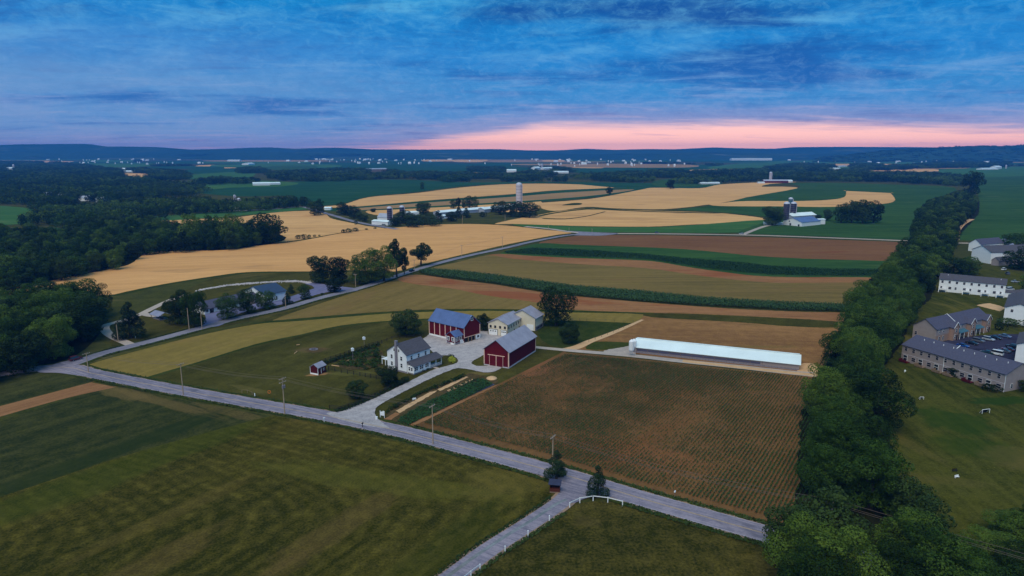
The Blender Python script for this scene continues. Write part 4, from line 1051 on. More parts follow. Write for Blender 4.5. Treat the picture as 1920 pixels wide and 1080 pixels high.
ridge('hills', [(380, 281), (440, 279), (480, 277), (520, 276.5), (560, 279), (600, 277.5), (640, 277), (700, 280), (800, 280.5), (880, 280), (930, 279.5), (990, 282), (1040, 282), (1095, 279), (1150, 281), (1210, 279.5), (1260, 280), (1300, 278), (1330, 276.5), (1380, 278.2), (1440, 279), (1480, 276), (1560, 275.5), (1700, 276), (1760, 277), (2200, 278)], 8000, 800, M['hill'], 2.0)
ridge('hills', [(-200, 288), (100, 286), (300, 289), (520, 285), (700, 288), (900, 286), (1100, 289), (1300, 286), (1500, 288), (1700, 286)], 6900, 400, M['hill'], 3.5)
_, rv_, rn, rnu = ridge('hills', [(1520, 296), (1560, 292), (1600, 287.5), (1640, 283), (1680, 279.5), (1740, 277), (1800, 274), (1850, 274.5), (1920, 271.5), (2000, 268), (2200, 270)], 5600, 600, M['hill'], 5.0)
rs = np.random.RandomState(12)
hp = []; hzv = []
for i in range(rn - 1):
    for j in range(1, rnu // 2 + 1):
        a = rv_[i * rnu + j]; b = rv_[(i + 1) * rnu + j]; c = rv_[i * rnu + j - 1]
        for q in range(2):
            u = rs.rand(); w = rs.rand()
            hp.append((a[0] + (b[0] - a[0]) * u + (c[0] - a[0]) * w, a[1] + (c[1] - a[1]) * w)); hzv.append(a[2] + (b[2] - a[2]) * u + (c[2] - a[2]) * w - 3)
hh = rs.uniform(9, 13, len(hp))
instancer('hill_woodland', hp, np.stack([hh * 1.8, hh * 1.8, hh], 1), groves, seed=8, zs=hzv)
hb = MB().box(-8850, 8850, -560, 8950, -1.0, 166.0)
ho = hb.build('haze', bpy.data.materials.new('haze_air')); tag(ho, kind='stuff')
hm = ho.data.materials[0]; hm.use_nodes = True; ht = hm.node_tree; ht.nodes.clear()
hv = ht.nodes.new('ShaderNodeVolumePrincipled')
hv.inputs['Color'].default_value = (0.06, 0.36, 1.0, 1)
hv.inputs['Density'].default_value = 9.5e-5
hv.inputs['Anisotropy'].default_value = 0.0
hout = ht.nodes.new('ShaderNodeOutputMaterial'); ht.links.new(hv.outputs[0], hout.inputs['Volume'])
# ================================================================== BUILDINGS
M['redwall'] = simple('red_barn_boards', A(94, 10, 26, .8), var=.15, scale=.8)
M['redwall2'] = simple('red_painted_boards', A(80, 18, 26, .8), var=.15, scale=.8)
M['metalroof'] = simple('grey_metal_roof', A(124, 130, 156), rough=.5, spec=.3, var=.16, scale=.35)
M['blueroof'] = simple('blue_metal_roof', A(78, 100, 148), rough=.5, spec=.3, var=.16, scale=.35)
M['lightroof'] = simple('pale_metal_roof', A(136, 142, 164), rough=.5, spec=.3, var=.14, scale=.35)
M['whiteroof'] = simple('white_metal_roof', (.74, .82, .80, 1), rough=.5, spec=.2, var=.08, scale=.1)
M['shingle'] = simple('dark_shingles', A(74, 76, 88), rough=.95, spec=.1, var=.18, scale=1.5)
M['shingle2'] = simple('slate_blue_shingles', A(72, 76, 98), rough=.95, spec=.1, var=.15, scale=1.5)
M['white'] = simple('white_siding', (.85, .85, .84, 1), var=.05, scale=.7)
M['offwhite'] = simple('offwhite_trim', A(196, 170, 160, 1.2), var=.05)
M['cream'] = simple('cream_siding', A(172, 170, 158, 1.4), var=.05, scale=.6)
M['grey'] = simple('grey_siding', A(116, 112, 116, 1.5), var=.08, scale=.6)
M['graytrim'] = simple('pale_trim', A(160, 160, 176, 1.2), var=.05)
M['brick'] = simple('tan_brick', A(124, 106, 98, 1.35), var=.2, scale=3)
M['stone'] = simple('stone_foundation', A(104, 104, 116, 1.4), var=.25, scale=2)
M['glass'] = simple('window_glass', (.015, .02, .03, 1), rough=.15, spec=.6, var=.1)
M['dark'] = simple('dark_opening', (.012, .010, .012, 1))
M['darkwood'] = simple('dark_fence_wood', (.022, .018, .015, 1), var=.3, scale=2)
M['wood'] = simple('weathered_wood', A(120, 106, 92), var=.25, scale=2)
M['polewood'] = simple('pole_wood', A(148, 134, 118, 1.1), var=.2, scale=1.2)
M['concrete'] = simple('silo_concrete', A(168, 168, 182, 1.1), var=.1, scale=.4)
M['silodark'] = simple('dark_silo_staves', A(34, 36, 62, 1.2), var=.1, rough=.4, spec=.4)
M['dome'] = simple('silo_dome_metal', A(168, 178, 198, 1.1), rough=.35, spec=.5, var=.05)
M['bluedoor'] = simple('blue_roof_small', A(48, 84, 104, 1.3), var=.1)
M['farwhite'] = simple('far_white_wall', (.8, .8, .8, 1), var=.05)
M['fargrey'] = simple('far_grey_roof', (.36, .38, .44, 1), var=.1)
M['trimdark'] = simple('dark_trim', (.03, .03, .035, 1))
ZG = zr
class Bld:
    def __init__(s, name, label, cat, A_, B_, C_=None, L=None, eave=None, apex=None, ridge='v', h=None, rise=None, wall=None, roof=None, over=.45, group=None, ribs=0, base=None, build=True):
        a = G(*A_); b = G(*B_); a.z = b.z = 0
        d = b - a; s.W = d.length; s.ang = math.atan2(d.y, d.x)
        n = Vector((-d.y, d.x, 0)).normalized()
        if L is None: L = (G(*C_) - b).dot(n)
        s.L = max(2, L)
        s.h = h if h is not None else hz(B_[0], B_[1], eave)
        if rise is None:
            if apex is not None:
                if ridge == 'v': mid = (a + b) / 2
                else: mid = b + n * s.L / 2
                dd = (CP * mid.y) ; r = None
                # row of the apex -> height above the ground there
                k = ray(960, apex); rise = H + k.z * (mid.y / k.y) - s.h
            else: rise = s.W * .25
        s.rise = max(.5, rise); s.ridge = ridge; s.over = over
        s.root = empty(name, (a.x, a.y, ZG), s.ang, label, cat, group)
        s.wall_m = wall or M['white']; s.roof_m = roof or M['metalroof']
        if build:
            s.wall(0, s.W, 0, s.L, s.h, s.rise, ridge, s.wall_m)
            s.roof(0, s.W, 0, s.L, s.h, s.rise, ridge, s.roof_m, ribs=ribs)
        if base:
            MB().box(-.04, s.W + .04, -.04, s.L + .04, -.3, base[0]).build('foundation', base[1], s.root)
        print('%-18s W %.1f L %.1f h %.1f rise %.1f' % (name, s.W, s.L, s.h, s.rise))
    def wall(s, x0, x1, y0, y1, h, rise, ridge, m, z0=-.3, name='wall'):
        mb = MB()
        if rise <= 0: mb.box(x0, x1, y0, y1, z0, h)
        elif ridge == 'v': mb.prism([(x0, z0), (x1, z0), (x1, h), ((x0 + x1) / 2, h + rise), (x0, h)], 'y', y0, y1)
        else: mb.prism([(y0, z0), (y1, z0), (y1, h), ((y0 + y1) / 2, h + rise), (y0, h)], 'x', x0, x1)
        return mb.build(name, m, s.root)
    def roof(s, x0, x1, y0, y1, h, rise, ridge, m, ribs=0, over=None, th=.16, name='roof'):
        ov = s.over if over is None else over
        if ridge == 'v': a0, a1, b0, b1, ax = x0, x1, y0 - ov, y1 + ov, 'y'
        else: a0, a1, b0, b1, ax = y0, y1, x0 - ov, x1 + ov, 'x'
        mid = (a0 + a1) / 2; sl = rise / (mid - a0); z = h + .02
        e0 = (a0 - ov, z - ov * sl); e1 = (a1 + ov, z - ov * sl); top = (mid, h + rise + .02)
        mb = MB()
        mb.prism([e0, top, (mid, top[1] + th), (e0[0], e0[1] + th)], ax, b0, b1)
        mb.prism([top, e1, (e1[0], e1[1] + th), (mid, top[1] + th)], ax, b0, b1)
        if ribs:
            n = int((b1 - b0) / ribs)
            for i in range(n + 1):
                c_ = b0 + (b1 - b0) * i / n
                for e in (e0, e1):
                    q = [(e[0], e[1] + th), (mid, top[1] + th), (mid, top[1] + th + .07), (e[0], e[1] + th + .07)]
                    mb.prism(q, ax, c_ - .04, c_ + .04)
        o = mb.build(name, m, s.root)
        return o
    def P(s, face, u, z, out=0.0):
        if face == 'front': return (u, -out, z)
        if face == 'right': return (s.W + out, u, z)
        if face == 'left': return (-out, u, z)
        return (u, s.L + out, z)
    def panel(s, face, u0, u1, z0, z1, m, name, parent=None, out=.06, at=None, inn=.0):
        mb = MB(); off = at if at is not None else {'front': 0, 'right': s.W, 'left': 0, 'back': s.L}[face]
        if face == 'front': mb.box(u0, u1, off - out, off - inn, z0, z1)
        elif face == 'back': mb.box(u0, u1, off + inn, off + out, z0, z1)
        elif face == 'right': mb.box(off + inn, off + out, u0, u1, z0, z1)
        else: mb.box(off - out, off - inn, u0, u1, z0, z1)
        return mb.build(name, m, parent or s.root)
    def window(s, face, u, z, w=.9, h=1.4, frame=None, fw=.14, at=None, pane=None, sash=True):
        f = s.panel(face, u - w / 2 - fw, u + w / 2 + fw, z - fw, z + h + fw, frame or M['graytrim'], 'window', out=.07, at=at, inn=-.02)
        mb = MB(); off = at if at is not None else {'front': 0, 'right': s.W, 'left': 0, 'back': s.L}[face]
        sg = -1 if face in ('front', 'left') else 1
        a, b = sorted((off + sg * .06, off + sg * .10)); c0, c1 = sorted((off + sg * .09, off + sg * .125))
        if face in ('front', 'back'): mb.box(u - w / 2, u + w / 2, a, b, z, z + h)
        else: mb.box(a, b, u - w / 2, u + w / 2, z, z + h)
        mb.build('pane', pane or M['glass'], f)
        if sash:
            mb = MB()
            if face in ('front', 'back'): mb.box(u - w / 2, u + w / 2, c0, c1, z + h * .48, z + h * .54)
            else: mb.box(c0, c1, u - w / 2, u + w / 2, z + h * .48, z + h * .54)
            mb.build('sash', frame or M['graytrim'], f)
        return f
    def post(s, x, y, z0, z1, r, m, name='post'):
        return MB().box(x - r, x + r, y - r, y + r, z0, z1).build(name, m, s.root)

# --- red machine shed in front
b = Bld('machine_shed', 'long dark red shed with pale metal roof and sliding doors beside the planted rows', 'shed', (907.5, 684), (954, 691), (1021, 661), eave=661, apex=639, wall=M['redwall'], roof=M['lightroof'], ribs=.9, over=.5)
b.panel('right', 0, b.L, -.3, .35, M['graytrim'], 'base_board', out=.08); b.panel('front', 0, b.W, -.3, .25, M['graytrim'], 'base_board', out=.08)
for face, u in (('front', .12), ('front', b.W - .12), ('right', .12), ('right', b.L - .12)):
    b.panel(face, u - .16, u + .16, .35, b.h - .1, M['offwhite'], 'corner_trim', out=.10)
c_ = b.W * .5
b.panel('front', c_ - b.W * .34, c_ + b.W * .34, b.h * .66, b.h * .66 + .22, M['offwhite'], 'door_track', out=.16)
for k in (0, 1):
    dd = b.panel('front', c_ - 2.9 + k * 2.9 + .02, c_ + k * 2.9 - .02, 0.05, b.h * .65, M['redwall'], 'sliding_door', out=.12)
    for q in (0, 1):
        e = c_ - 2.9 + k * 2.9 + q * 2.9
        b.panel('front', e - (.0 if q == 0 else .12), e + (.12 if q == 0 else 0), 0.05, b.h * .65, M['offwhite'], 'door_trim', dd, out=.17)
b.panel('right', b.L * .86, b.L * .86 + 1.1, .4, 1.0, M['dark'], 'vent_opening', out=.05)

# --- red bank barn
b = Bld('bank_barn', 'big dark red barn with blue grey roof, white posts and a gabled annex', 'barn', (805, 628), (870, 643.5), (900, 634), eave=615.5, apex=592.5, ridge='u', wall=M['redwall'], roof=M['blueroof'], ribs=1.0, over=.35)
b.panel('front', 0, b.W, -.3, .7, M['white'], 'foundation', out=.12)
for k in range(6):
    u = .15 + k * (b.W * .47) / 3
    if u < b.W: b.panel('front', u - .17, u + .17, .7, b.h - .2, M['offwhite'], 'post', out=.16)
b.panel('right', -.0, .35, 2.0, b.h - .2, M['offwhite'], 'corner_trim', out=.12); b.panel('right', b.L - .35, b.L, 1.8, b.h - .2, M['offwhite'], 'corner_trim', out=.12)
b.panel('right', .3, b.L * .70, -.2, 2.0, M['dark'], 'forebay_opening', out=.10); b.panel('right', b.L * .70, b.L, -.3, 1.9, M['white'], 'stone_wall', out=.14)
b.panel('right', 0, b.L, 2.0, 2.2, M['offwhite'], 'sill_board', out=.17)
for k in range(3): b.post(b.W + .5, b.L * (.22 + .2 * k), -.3, 2.1, .14, M['wood'])
b.panel('right', b.L * .8, b.L * .8 + 1.2, .6, 1.5, M['glass'], 'window', out=.18)
b.window('right', b.L * .5, b.h + b.rise * .55, 1.0, 1.7, M['white'], .25)
# annex on the front right
ax0, ax1, ay0 = b.W - 5.6, b.W - .4, -5.0
mb = MB(); mb.prism([(ax0, .9), (ax1, .9), (ax1, 3.6), ((ax0 + ax1) / 2, 5.3), (ax0, 3.6)], 'y', ay0, 0.02); annex = mb.build('annex', M['redwall'], b.root)
b.roof(ax0, ax1, ay0, 1.5, 3.6, 1.7, 'v', M['blueroof'], ribs=.9, over=.35, name='annex_roof')
MB().box(ax0 + .05, ax1 - .05, ay0 + .05, 0, -.3, .9).build('annex_foundation', M['stone'], b.root)
for u in (ax0 + 1.3, ax1 - 1.3): b.window('front', u, 1.7, .9, 1.3, M['white'], .24, at=ay0)
for u in (ay0 + 1.2, ay0 + 3.4): b.window('right', u, 1.7, .9, 1.3, M['white'], .24, at=ax1)
for u in (ax0 + .1, ax1 - .1): b.panel('front', u - .12, u + .12, .2, 3.6, M['white'], 'corner_trim', at=ay0, out=.1)
b.panel('right', ay0 + 3.0, ay0 + 4.9, -.3, 1.5, M['white'], 'side_door', at=ax1, out=.1)
b.panel('front', ax1 - 2.4, ax1 - .6, -.1, .7, M['white'], 'cellar_door', at=ay0, out=.3)

# --- cream two storey building with garages
b = Bld('garage_building', 'cream two storey building with white garage doors and a taller rear block', 'building', (915, 627), (952, 631.5), (989, 616.5), eave=610, apex=599, wall=M['cream'], roof=M['lightroof'], ribs=.9, over=.35)
for u in (.14, .37, .62, .86): b.window('front', b.W * u, b.h * .62, .8, 1.0, M['dark'], .08)
for u, w in ((.27, .46), (.80, .30)):
    dd = b.panel('front', b.W * (u - w / 2), b.W * (u + w / 2), -.2, b.h * .50, M['trimdark'], 'door_frame', out=.10)
    d2 = b.panel('front', b.W * (u - w / 2) + .15, b.W * (u + w / 2) - .15, -.2, b.h * .47, M['white'], 'garage_door', out=.16)
    for k in range(3):
        q = b.W * (u + w * (k - 1) * .26)
        b.panel('front', q - .3, q + .3, b.h * .30, b.h * .38, M['glass'], 'pane', d2, out=.19)
for k in range(6): b.window('right', b.L * (.07 + k * .165), b.h * .60, .8, 1.0, M['dark'], .08)
for k in (2, 4): b.window('right', b.L * (.1 + k * .165), b.h * .12, .8, 1.0, M['dark'], .08)
for u in (.08, b.W - .08): b.panel('front', u - .07, u + .07, -.2, b.h - .1, M['trimdark'], 'downspout', out=.15)
b.panel('right', b.L * .88, b.L * .88 + .14, -.2, b.h - .1, M['trimdark'], 'downspout', out=.15)
# taller block behind
inv = Matrix.Rotation(-b.ang, 3, 'Z')
def loc(px, py):
    g_ = G(px, py); v = inv @ Vector((g_.x - b.root.location.x, g_.y - b.root.location.y, 0)); return v
pB = loc(1004, 620.5); pC = loc(1030, 613)
tx1 = pB.x; tx0 = tx1 - 13.0; ty0 = pB.y; ty1 = pC.y
th_ = hz(1004, 620.5, 598)
b.wall(tx0, tx1, ty0 - 0.0, ty1, th_, 3.3, 'v', M['cream'], name='rear_wall')
b.roof(tx0, tx1, ty0, ty1, th_, 3.3, 'v', M['lightroof'], ribs=.9, over=.4, name='rear_roof')
b.panel('right', ty0, ty1, -.3, 1.7, M['stone'], 'stone_wall', at=tx1, out=.12)
for k in range(4): b.panel('right', ty0 + 1 + k * (ty1 - ty0 - 2) / 4, ty0 + 2.2 + k * (ty1 - ty0 - 2) / 4, .2, 1.3, M['dark'], 'window', at=tx1, out=.16)
b.panel('front', tx1 - 4.3, tx1 - .9, -.2, 2.6, M['white'], 'rear_garage_door', at=ty0, out=.1)
b.panel('front', tx1 - .16, tx1, -.2, th_ - .1, M['trimdark'], 'downspout', at=ty0, out=.14)
print('tall block', tx0, tx1, ty0, ty1, th_)

# --- white farmhouse
b = Bld('farmhouse', 'white two storey farmhouse with dark roof, grey chimney and long porch', 'house', (727, 691), (763, 700.5), (800, 683), eave=667, apex=646, wall=M['white'], roof=M['shingle'], over=.35)
b.panel('front', 0, b.W, -.3, .45, M['stone'], 'foundation', out=.06)
for u in (.24, .74):
    for z in (1.7, 4.4): b.window('front', b.W * u, z, .85, 1.4, M['white'], .06, pane=M['glass'])
for u in (.38, .62): b.window('front', b.W * u, b.h + .6, .6, .9, M['white'], .06)
MB().box(b.W / 2 - .5, b.W / 2 + .5, -.55, .25, -.3, b.h + b.rise + 1.1).box(b.W / 2 - .58, b.W / 2 + .58, -.63, .33, b.h + b.rise + 1.1, b.h + b.rise + 1.3).build('chimney', M['stone'], b.root)
for k in range(3): b.window('right', b.L * (.2 + k * .3), 4.6, .85, 1.35, M['white'], .06)
# enclosed porch and open porch along the right side
px1 = b.W + 3.2; pl = b.L + 3.0
MB().box(b.W - .02, px1, .4, b.L * .72, .3, 2.9).build('porch_wall', M['white'], b.root)
MB().box(b.W - .02, px1 - .1, .5, pl, -.3, .3).build('porch_base', M['stone'], b.root)
MB().prism([(b.W - .02, 4.25), (px1 + .5, 2.85), (px1 + .5, 3.0), (b.W - .02, 4.42)], 'y', .0, pl + .4).build('porch_roof', M['shingle'], b.root)
for y in (b.L * .74, b.L * .74 + (pl - b.L * .74) * .5, pl - .1): b.post(px1 - .1, y, .3, 2.95, .1, M['white'], 'porch_post')
MB().box(px1 - .14, px1 - .04, b.L * .74, pl, 1.05, 1.15).box(px1 - .14, px1 - .04, b.L * .74, pl, .45, .52).build('porch_rail', M['white'], b.root)
for y in [b.L * .74 + .35 * k for k in range(1, int((pl - b.L * .74) / .35))]: MB().box(px1 - .12, px1 - .06, y - .03, y + .03, .3, 1.05).build('baluster', M['white'], b.root)
for y in (b.L * .12, b.L * .35, b.L * .58):
    for q in (-.48, .48): b.window('right', y + q, 1.2, .75, 1.25, M['white'], .05, at=px1)
b.window('front', b.W + 1.0, 1.2, .7, 1.25, M['white'], .05, at=.4); b.window('front', b.W + 2.2, 1.2, .7, 1.25, M['white'], .05, at=.4)
b.panel('right', b.L * .76, b.L * .86, .3, 2.4, M['graytrim'], 'door', out=.08)
# rear wing and deck
b.wall(-5.2, 1.0, b.L * .60, b.L + .5, 4.2, 2.0, 'u', M['white'], name='wing_wall')
b.roof(-5.2, 1.0, b.L * .60, b.L + .5, 4.2, 2.0, 'u', M['shingle'], over=.3, name='wing_roof')
b.window('front', -4.0, 2.4, .8, 1.2, M['white'], .06, at=b.L * .6); b.window('front', -1.6, 2.4, .8, 1.2, M['white'], .06, at=b.L * .6)
MB().box(-5.6, -.05, b.L * .18, b.L * .58, 2.0, 2.2).build('deck', M['white'], b.root)
for x in (-5.4, -3.6, -1.8, -.3):
    MB().box(x - .12, x + .12, b.L * .18, b.L * .18 + .24, -.3, 2.0).build('deck_post', M['white'], b.root)
for x in np.arange(-5.4, -.1, .6): MB().box(x - .04, x + .04, b.L * .18, b.L * .18 + .06, 2.2, 3.1).build('baluster', M['white'], b.root)
MB().box(-5.6, -.05, b.L * .18 - .02, b.L * .18 + .08, 3.1, 3.18).build('deck_rail', M['white'], b.root)

# --- small red shed at the garden corner
b = Bld('garden_shed', 'tiny dark red shed with grey roof at the end of the dark board fence', 'shed', (582, 701), (597, 703.5), (614, 697.5), eave=691.5, apex=684.5, wall=M['redwall2'], roof=M['lightroof'], over=.2, ribs=.6)
b.panel('front', 0, b.W, -.3, .35, M['white'], 'base_board', out=.06)
for u in (.08, b.W - .08): b.panel('front', u - .08, u + .08, .3, b.h, M['white'], 'corner_trim', out=.08)
b.panel('right', b.L * .35, b.L * .35 + .25, .1, 1.9, M['white'], 'door_trim', out=.08); b.window('right', b.L * .72, .9, .6, .7, M['white'], .1)

# --- long poultry house
b = Bld('poultry_house', 'very long low shed with a bright white roof beyond the planted rows', 'shed', (1188, 661), (1498, 695), L=12.5, ridge='u', h=2.2, rise=1.9, wall=M['grey'], roof=M['whiteroof'], over=.5, ribs=1.6)
MB().box(0, b.W, b.L / 2 - .35, b.L / 2 + .35, b.h + b.rise + .1, b.h + b.rise + .45).build('ridge_vent', M['whiteroof'], b.root)
b.panel('front', 0, b.W, -.4, .55, M['stone'], 'foundation', out=.1)
b.panel('front', b.W * .02, b.W * .78, .75, 1.5, simple('side_curtain', A(74, 76, 100, 1.2)), 'side_curtain', out=.09)
for k in range(12): b.panel('front', b.W * (.02 + .07 * k), b.W * (.02 + .07 * k) + .15, .55, 2.1, M['wood'], 'post', out=.13)
for (px, py, top, lab) in ((1183.5, 668, 637, 'white feed bin on legs at the left end of the long white roofed shed'), (1188, 661, 636, 'second white feed bin, tucked behind the first by the long shed')):
    g = G(px, py); t = empty('feed_bin', (g.x, g.y, ZG), 0, lab, 'feed bin'); hh = hz(px, py, top)
    MB().lathe([(.35, 1.2), (1.05, 2.5), (1.05, hh - .8), (.35, hh - .15), (.2, hh)], 14).build('tank', M['white'], t)
    for k in range(4):
        a = k * math.pi / 2 + .6; MB().tube((math.cos(a) * .95, math.sin(a) * .95, -.3), (math.cos(a) * .95, math.sin(a) * .95, 2.6), .06).build('leg', M['graytrim'], t)

# --- roadside building (school)
b = Bld('roadside_building', 'white gabled wing with dark blue roof beside the car park', 'building', (458, 561), (497, 569), (535, 560.5), eave=553.5, apex=538, wall=M['white'], roof=simple('navy_roof', A(48, 62, 88), var=.1, rough=.5, spec=.3), over=.6)
b.window('right', b.L * .55, 1.0, .8, 1.6, M['white'], .05); b.window('right', b.L * .18, 1.0, .8, 1.6, M['white'], .05); b.panel('right', b.L * .3, b.L * .36, 0, 2.2, M['dark'], 'door')
for u in (.25, .5, .75): b.window('front', b.W * u, 1.0, 1.0, 1.4, M['graytrim'], .06)
b.wall(1.5, b.W - 2.5, -4.5, 0, 2.7, 2.2, 'v', M['stone'], name='entrance_wall'); b.roof(1.5, b.W - 2.5, -4.5, 0, 2.7, 2.2, 'v', M['shingle2'], over=.4, name='entrance_roof')
b = Bld('low_wing', 'long low building with violet grey roof, left of the white gabled wing', 'building', (384, 590), (462, 572), L=11, eave=565, ridge='u', h=2.7, rise=2.6, wall=M['white'], roof=M['shingle2'], over=.6)
for k in range(7): b.window('front', b.W * (.06 + .13 * k), .9, 1.2, 1.2, M['graytrim'], .06)
b.panel('front', b.W * .12, b.W * .12 + 2.2, 0, 2.1, M['dark'], 'door')
b = Bld('pavilion', 'small open picnic pavilion with a blue grey roof inside the gravel lane', 'pavilion', (284, 597), (299, 601.5), (314, 596.5), h=2.2, rise=1.2, ridge='u', wall=M['trimdark'], roof=M['metalroof'], over=.7, build=False)
for x in (0, b.W):
    for y in (0, b.L): b.post(x, y, -.3, 2.2, .1, M['wood'])
b.roof(0, b.W, 0, b.L, 2.2, 1.1, 'u', M['metalroof'])
MB().box(.3, b.W - .3, .3, b.L - .3, -.25, .1).build('floor_slab', M['stone'], b.root)
MB().box(1, b.W - 1, b.L * .4, b.L * .6, .6, .7).box(1.4, 1.6, b.L * .45, b.L * .55, .1, .6).box(b.W - 1.6, b.W - 1.4, b.L * .45, b.L * .55, .1, .6).build('picnic_table', M['wood'], b.root)

# --- townhouses
def vents(b, n, zoff=.25):
    for k in range(n):
        u = b.W * (.12 + .8 * k / max(1, n - 1)); 
        MB().tube((u, b.L * .36, b.h + b.rise * .70), (u, b.L * .36, b.h + b.rise * .72 + .7), .13, n=6).build('vent_pipe', M['white'], b.root)
sheet('parking_lot', [tuple(G(*p)[:2]) for p in [(1764, 642), (1800, 633), (1875, 627), (1990, 628), (1990, 700), (1900, 705), (1860, 690), (1790, 668)]], M['darklot'], z=zr)
b = Bld('townhouse_row', 'long row of grey two storey townhouses with blue grey roof, nearest row', 'townhouses', (1689, 676), (1881, 736), (1918, 720), eave=703, apex=682, ridge='u', wall=M['grey'], roof=M['shingle2'], over=.35)
for k in range(12):
    u = b.W * (.045 + .082 * k)
    b.window('front', u, b.h - 1.9, 1.0, 1.35, M['graytrim'], .09)
    if k % 2 == 0: b.window('front', u, .5, 1.5, 2.0, M['white'], .10)
    else: b.window('front', u + .3, .9, 1.5, 1.4, M['graytrim'], .09)
b.panel('front', 0, b.W, b.h * .46, b.h * .46 + .18, M['graytrim'], 'band', out=.05)
b.panel('front', b.W * .44, b.W * .44 + .14, -.2, b.h, M['white'], 'downspout', out=.12)
b.window('right', b.L * .25, 1.0, .9, 1.3, M['white'], .1)
for u in (.1, b.L - .1): b.panel('right', u - .1, u + .1, -.2, b.h, M['white'], 'corner_trim', out=.06)
MB().prism([(b.L / 2 - 5.3, b.h + .3 - .0), (b.L / 2, b.h + b.rise + .35), (b.L / 2, b.h + b.rise + .5), (b.L / 2 - 5.3, b.h + .45)], 'x', b.W * .44, b.W * .44 + .22).build('parapet', M['white'], b.root)
vents(b, 9)
for k, u in enumerate((.02, .19, .37, .48, .66, .78)):
    dk = MB().box(b.W * u, b.W * u + 3.2, -2.2, -.1, .15, .35).box(b.W * u, b.W * u + 3.2, -2.25, -2.15, .35, 1.2).box(b.W * u, b.W * u + .1, -2.2, -.1, .35, 1.2).build('deck', M['redwall2'] if k in (0, 4) else M['wood'], b.root)
b = Bld('townhouse_row', 'townhouse row with three tan brick gables facing the car park', 'townhouses', (1710, 634), (1753, 644), (1867, 623), eave=618.5, apex=599, wall=M['grey'], roof=M['shingle2'], over=.35)
b.window('front', b.W * .14, 2.0, .9, 1.3, M['graytrim'], .08)
MB().prism([(0, b.h + .3), (b.W / 2, b.h + b.rise + .32), (b.W / 2, b.h + b.rise + .46), (0, b.h + .44)], 'y', b.L * .38, b.L * .38 + .25).prism([(b.W, b.h + .3), (b.W / 2, b.h + b.rise + .32), (b.W / 2, b.h + b.rise + .46), (b.W, b.h + .44)], 'y', b.L * .38, b.L * .38 + .25).build('parapet', M['white'], b.root)
b.panel('right', 0, b.L, -.2, b.h * .5, M['brick'], 'brick_wall', out=.04)
for k, u in enumerate((.30, .62, .93)):
    y0, y1 = b.L * u - 2.7, b.L * u + 1.6
    MB().prism([(y0, -.3), (y1, -.3), (y1, b.h - .2), ((y0 + y1) / 2, b.h + 1.9), (y0, b.h - .2)], 'x', b.W - 1.5, b.W + 1.8).build('brick_gable', M['brick'], b.root)
    mb = MB(); mid = (y0 + y1) / 2
    for e in (y0 - .3, y1 + .3): mb.prism([(e, b.h - .42), (mid, b.h + 2.0), (mid, b.h + 2.16), (e, b.h - .26)], 'x', b.W - 3.8, b.W + 2.1)
    mb.build('gable_roof', M['shingle2'], b.root)
    mb = MB()
    for e in (y0 - .3, y1 + .3): mb.prism([(e, b.h - .50), (mid, b.h + 1.93), (mid, b.h + 2.17), (e, b.h - .25)], 'x', b.W + 2.1, b.W + 2.2)
    mb.build('gable_trim', M['white'], b.root)
    b.window('right', mid, 3.7, .9, 1.3, M['white'], .1, at=b.W + 1.8); b.window('right', mid - .7, .9, .8, 1.5, M['white'], .1, at=b.W + 1.8); b.panel('right', mid + .5, mid + 1.5, 0, 2.2, M['dark'], 'door', at=b.W + 1.8, out=.06)
for y in (b.L * .06, b.L * .13, b.L * .42, b.L * .47, b.L * .76):
    b.window('right', y, b.h - 1.8, .9, 1.3, M['white'], .12); b.window('right', y, .7, .9, 1.6, M['white'], .12)
for y0, y1 in ((b.L * .355, b.L * .525), (b.L * .67, b.L * .83)):
    MB().prism([(b.W, 3.5), (b.W + 2.2, 2.7), (b.W + 2.2, 2.85), (b.W, 3.65)], 'y', y0, y1).build('porch_roof', M['bluedoor'], b.root)
    for q in (y0 + .1, (y0 + y1) / 2, y1 - .1): MB().box(b.W + 1.95, b.W + 2.1, q - .07, q + .07, -.2, 2.75).build('porch_post', M['white'], b.root)
b = Bld('townhouse_row', 'white two storey townhouse row with dark roof behind the tree belt', 'townhouses', (1759, 546), (1883, 558.5), L=10, eave=535, ridge='u', rise=2.6, wall=M['white'], roof=M['shingle'], over=.35)
for k in range(9):
    u = b.W * (.05 + .112 * k)
    b.window('front', u, b.h - 2.0, 1.0, 1.3, M['graytrim'], .04)
    b.window('front', u + (.4 if k % 2 else -.3), 1.7, 1.3 if k % 2 else .8, 1.3, M['graytrim'], .04)
for k, u in enumerate((.01, .38, .66, .88)):
    MB().box(b.W * u, b.W * u + 3.4, -2.4, -.05, 1.2, 1.4).box(b.W * u, b.W * u + 3.4, -2.45, -2.35, 1.4, 2.2).build('deck', M['white'], b.root)
    for q in (0, 3.3): MB().box(b.W * u + q, b.W * u + q + .12, -2.4, -2.28, -.3, 1.2).build('deck_post', M['white'], b.root)
    MB().prism([(-2.4, 1.3), (-4.2, -.2), (-4.2, .1), (-2.4, 1.6)], 'x', b.W * u - .1, b.W * u + .1).build('stair', M['white'], b.root)
MB().box(b.W, b.W + 4.5, 1.5, 7, -.3, 2.6).build('garage_wall', M['white'], b.root); b.roof(b.W - .2, b.W + 4.5, 1.5, 7, 2.6, 1.2, 'u', M['shingle'], over=.2, name='garage_roof')
vents(b, 2)
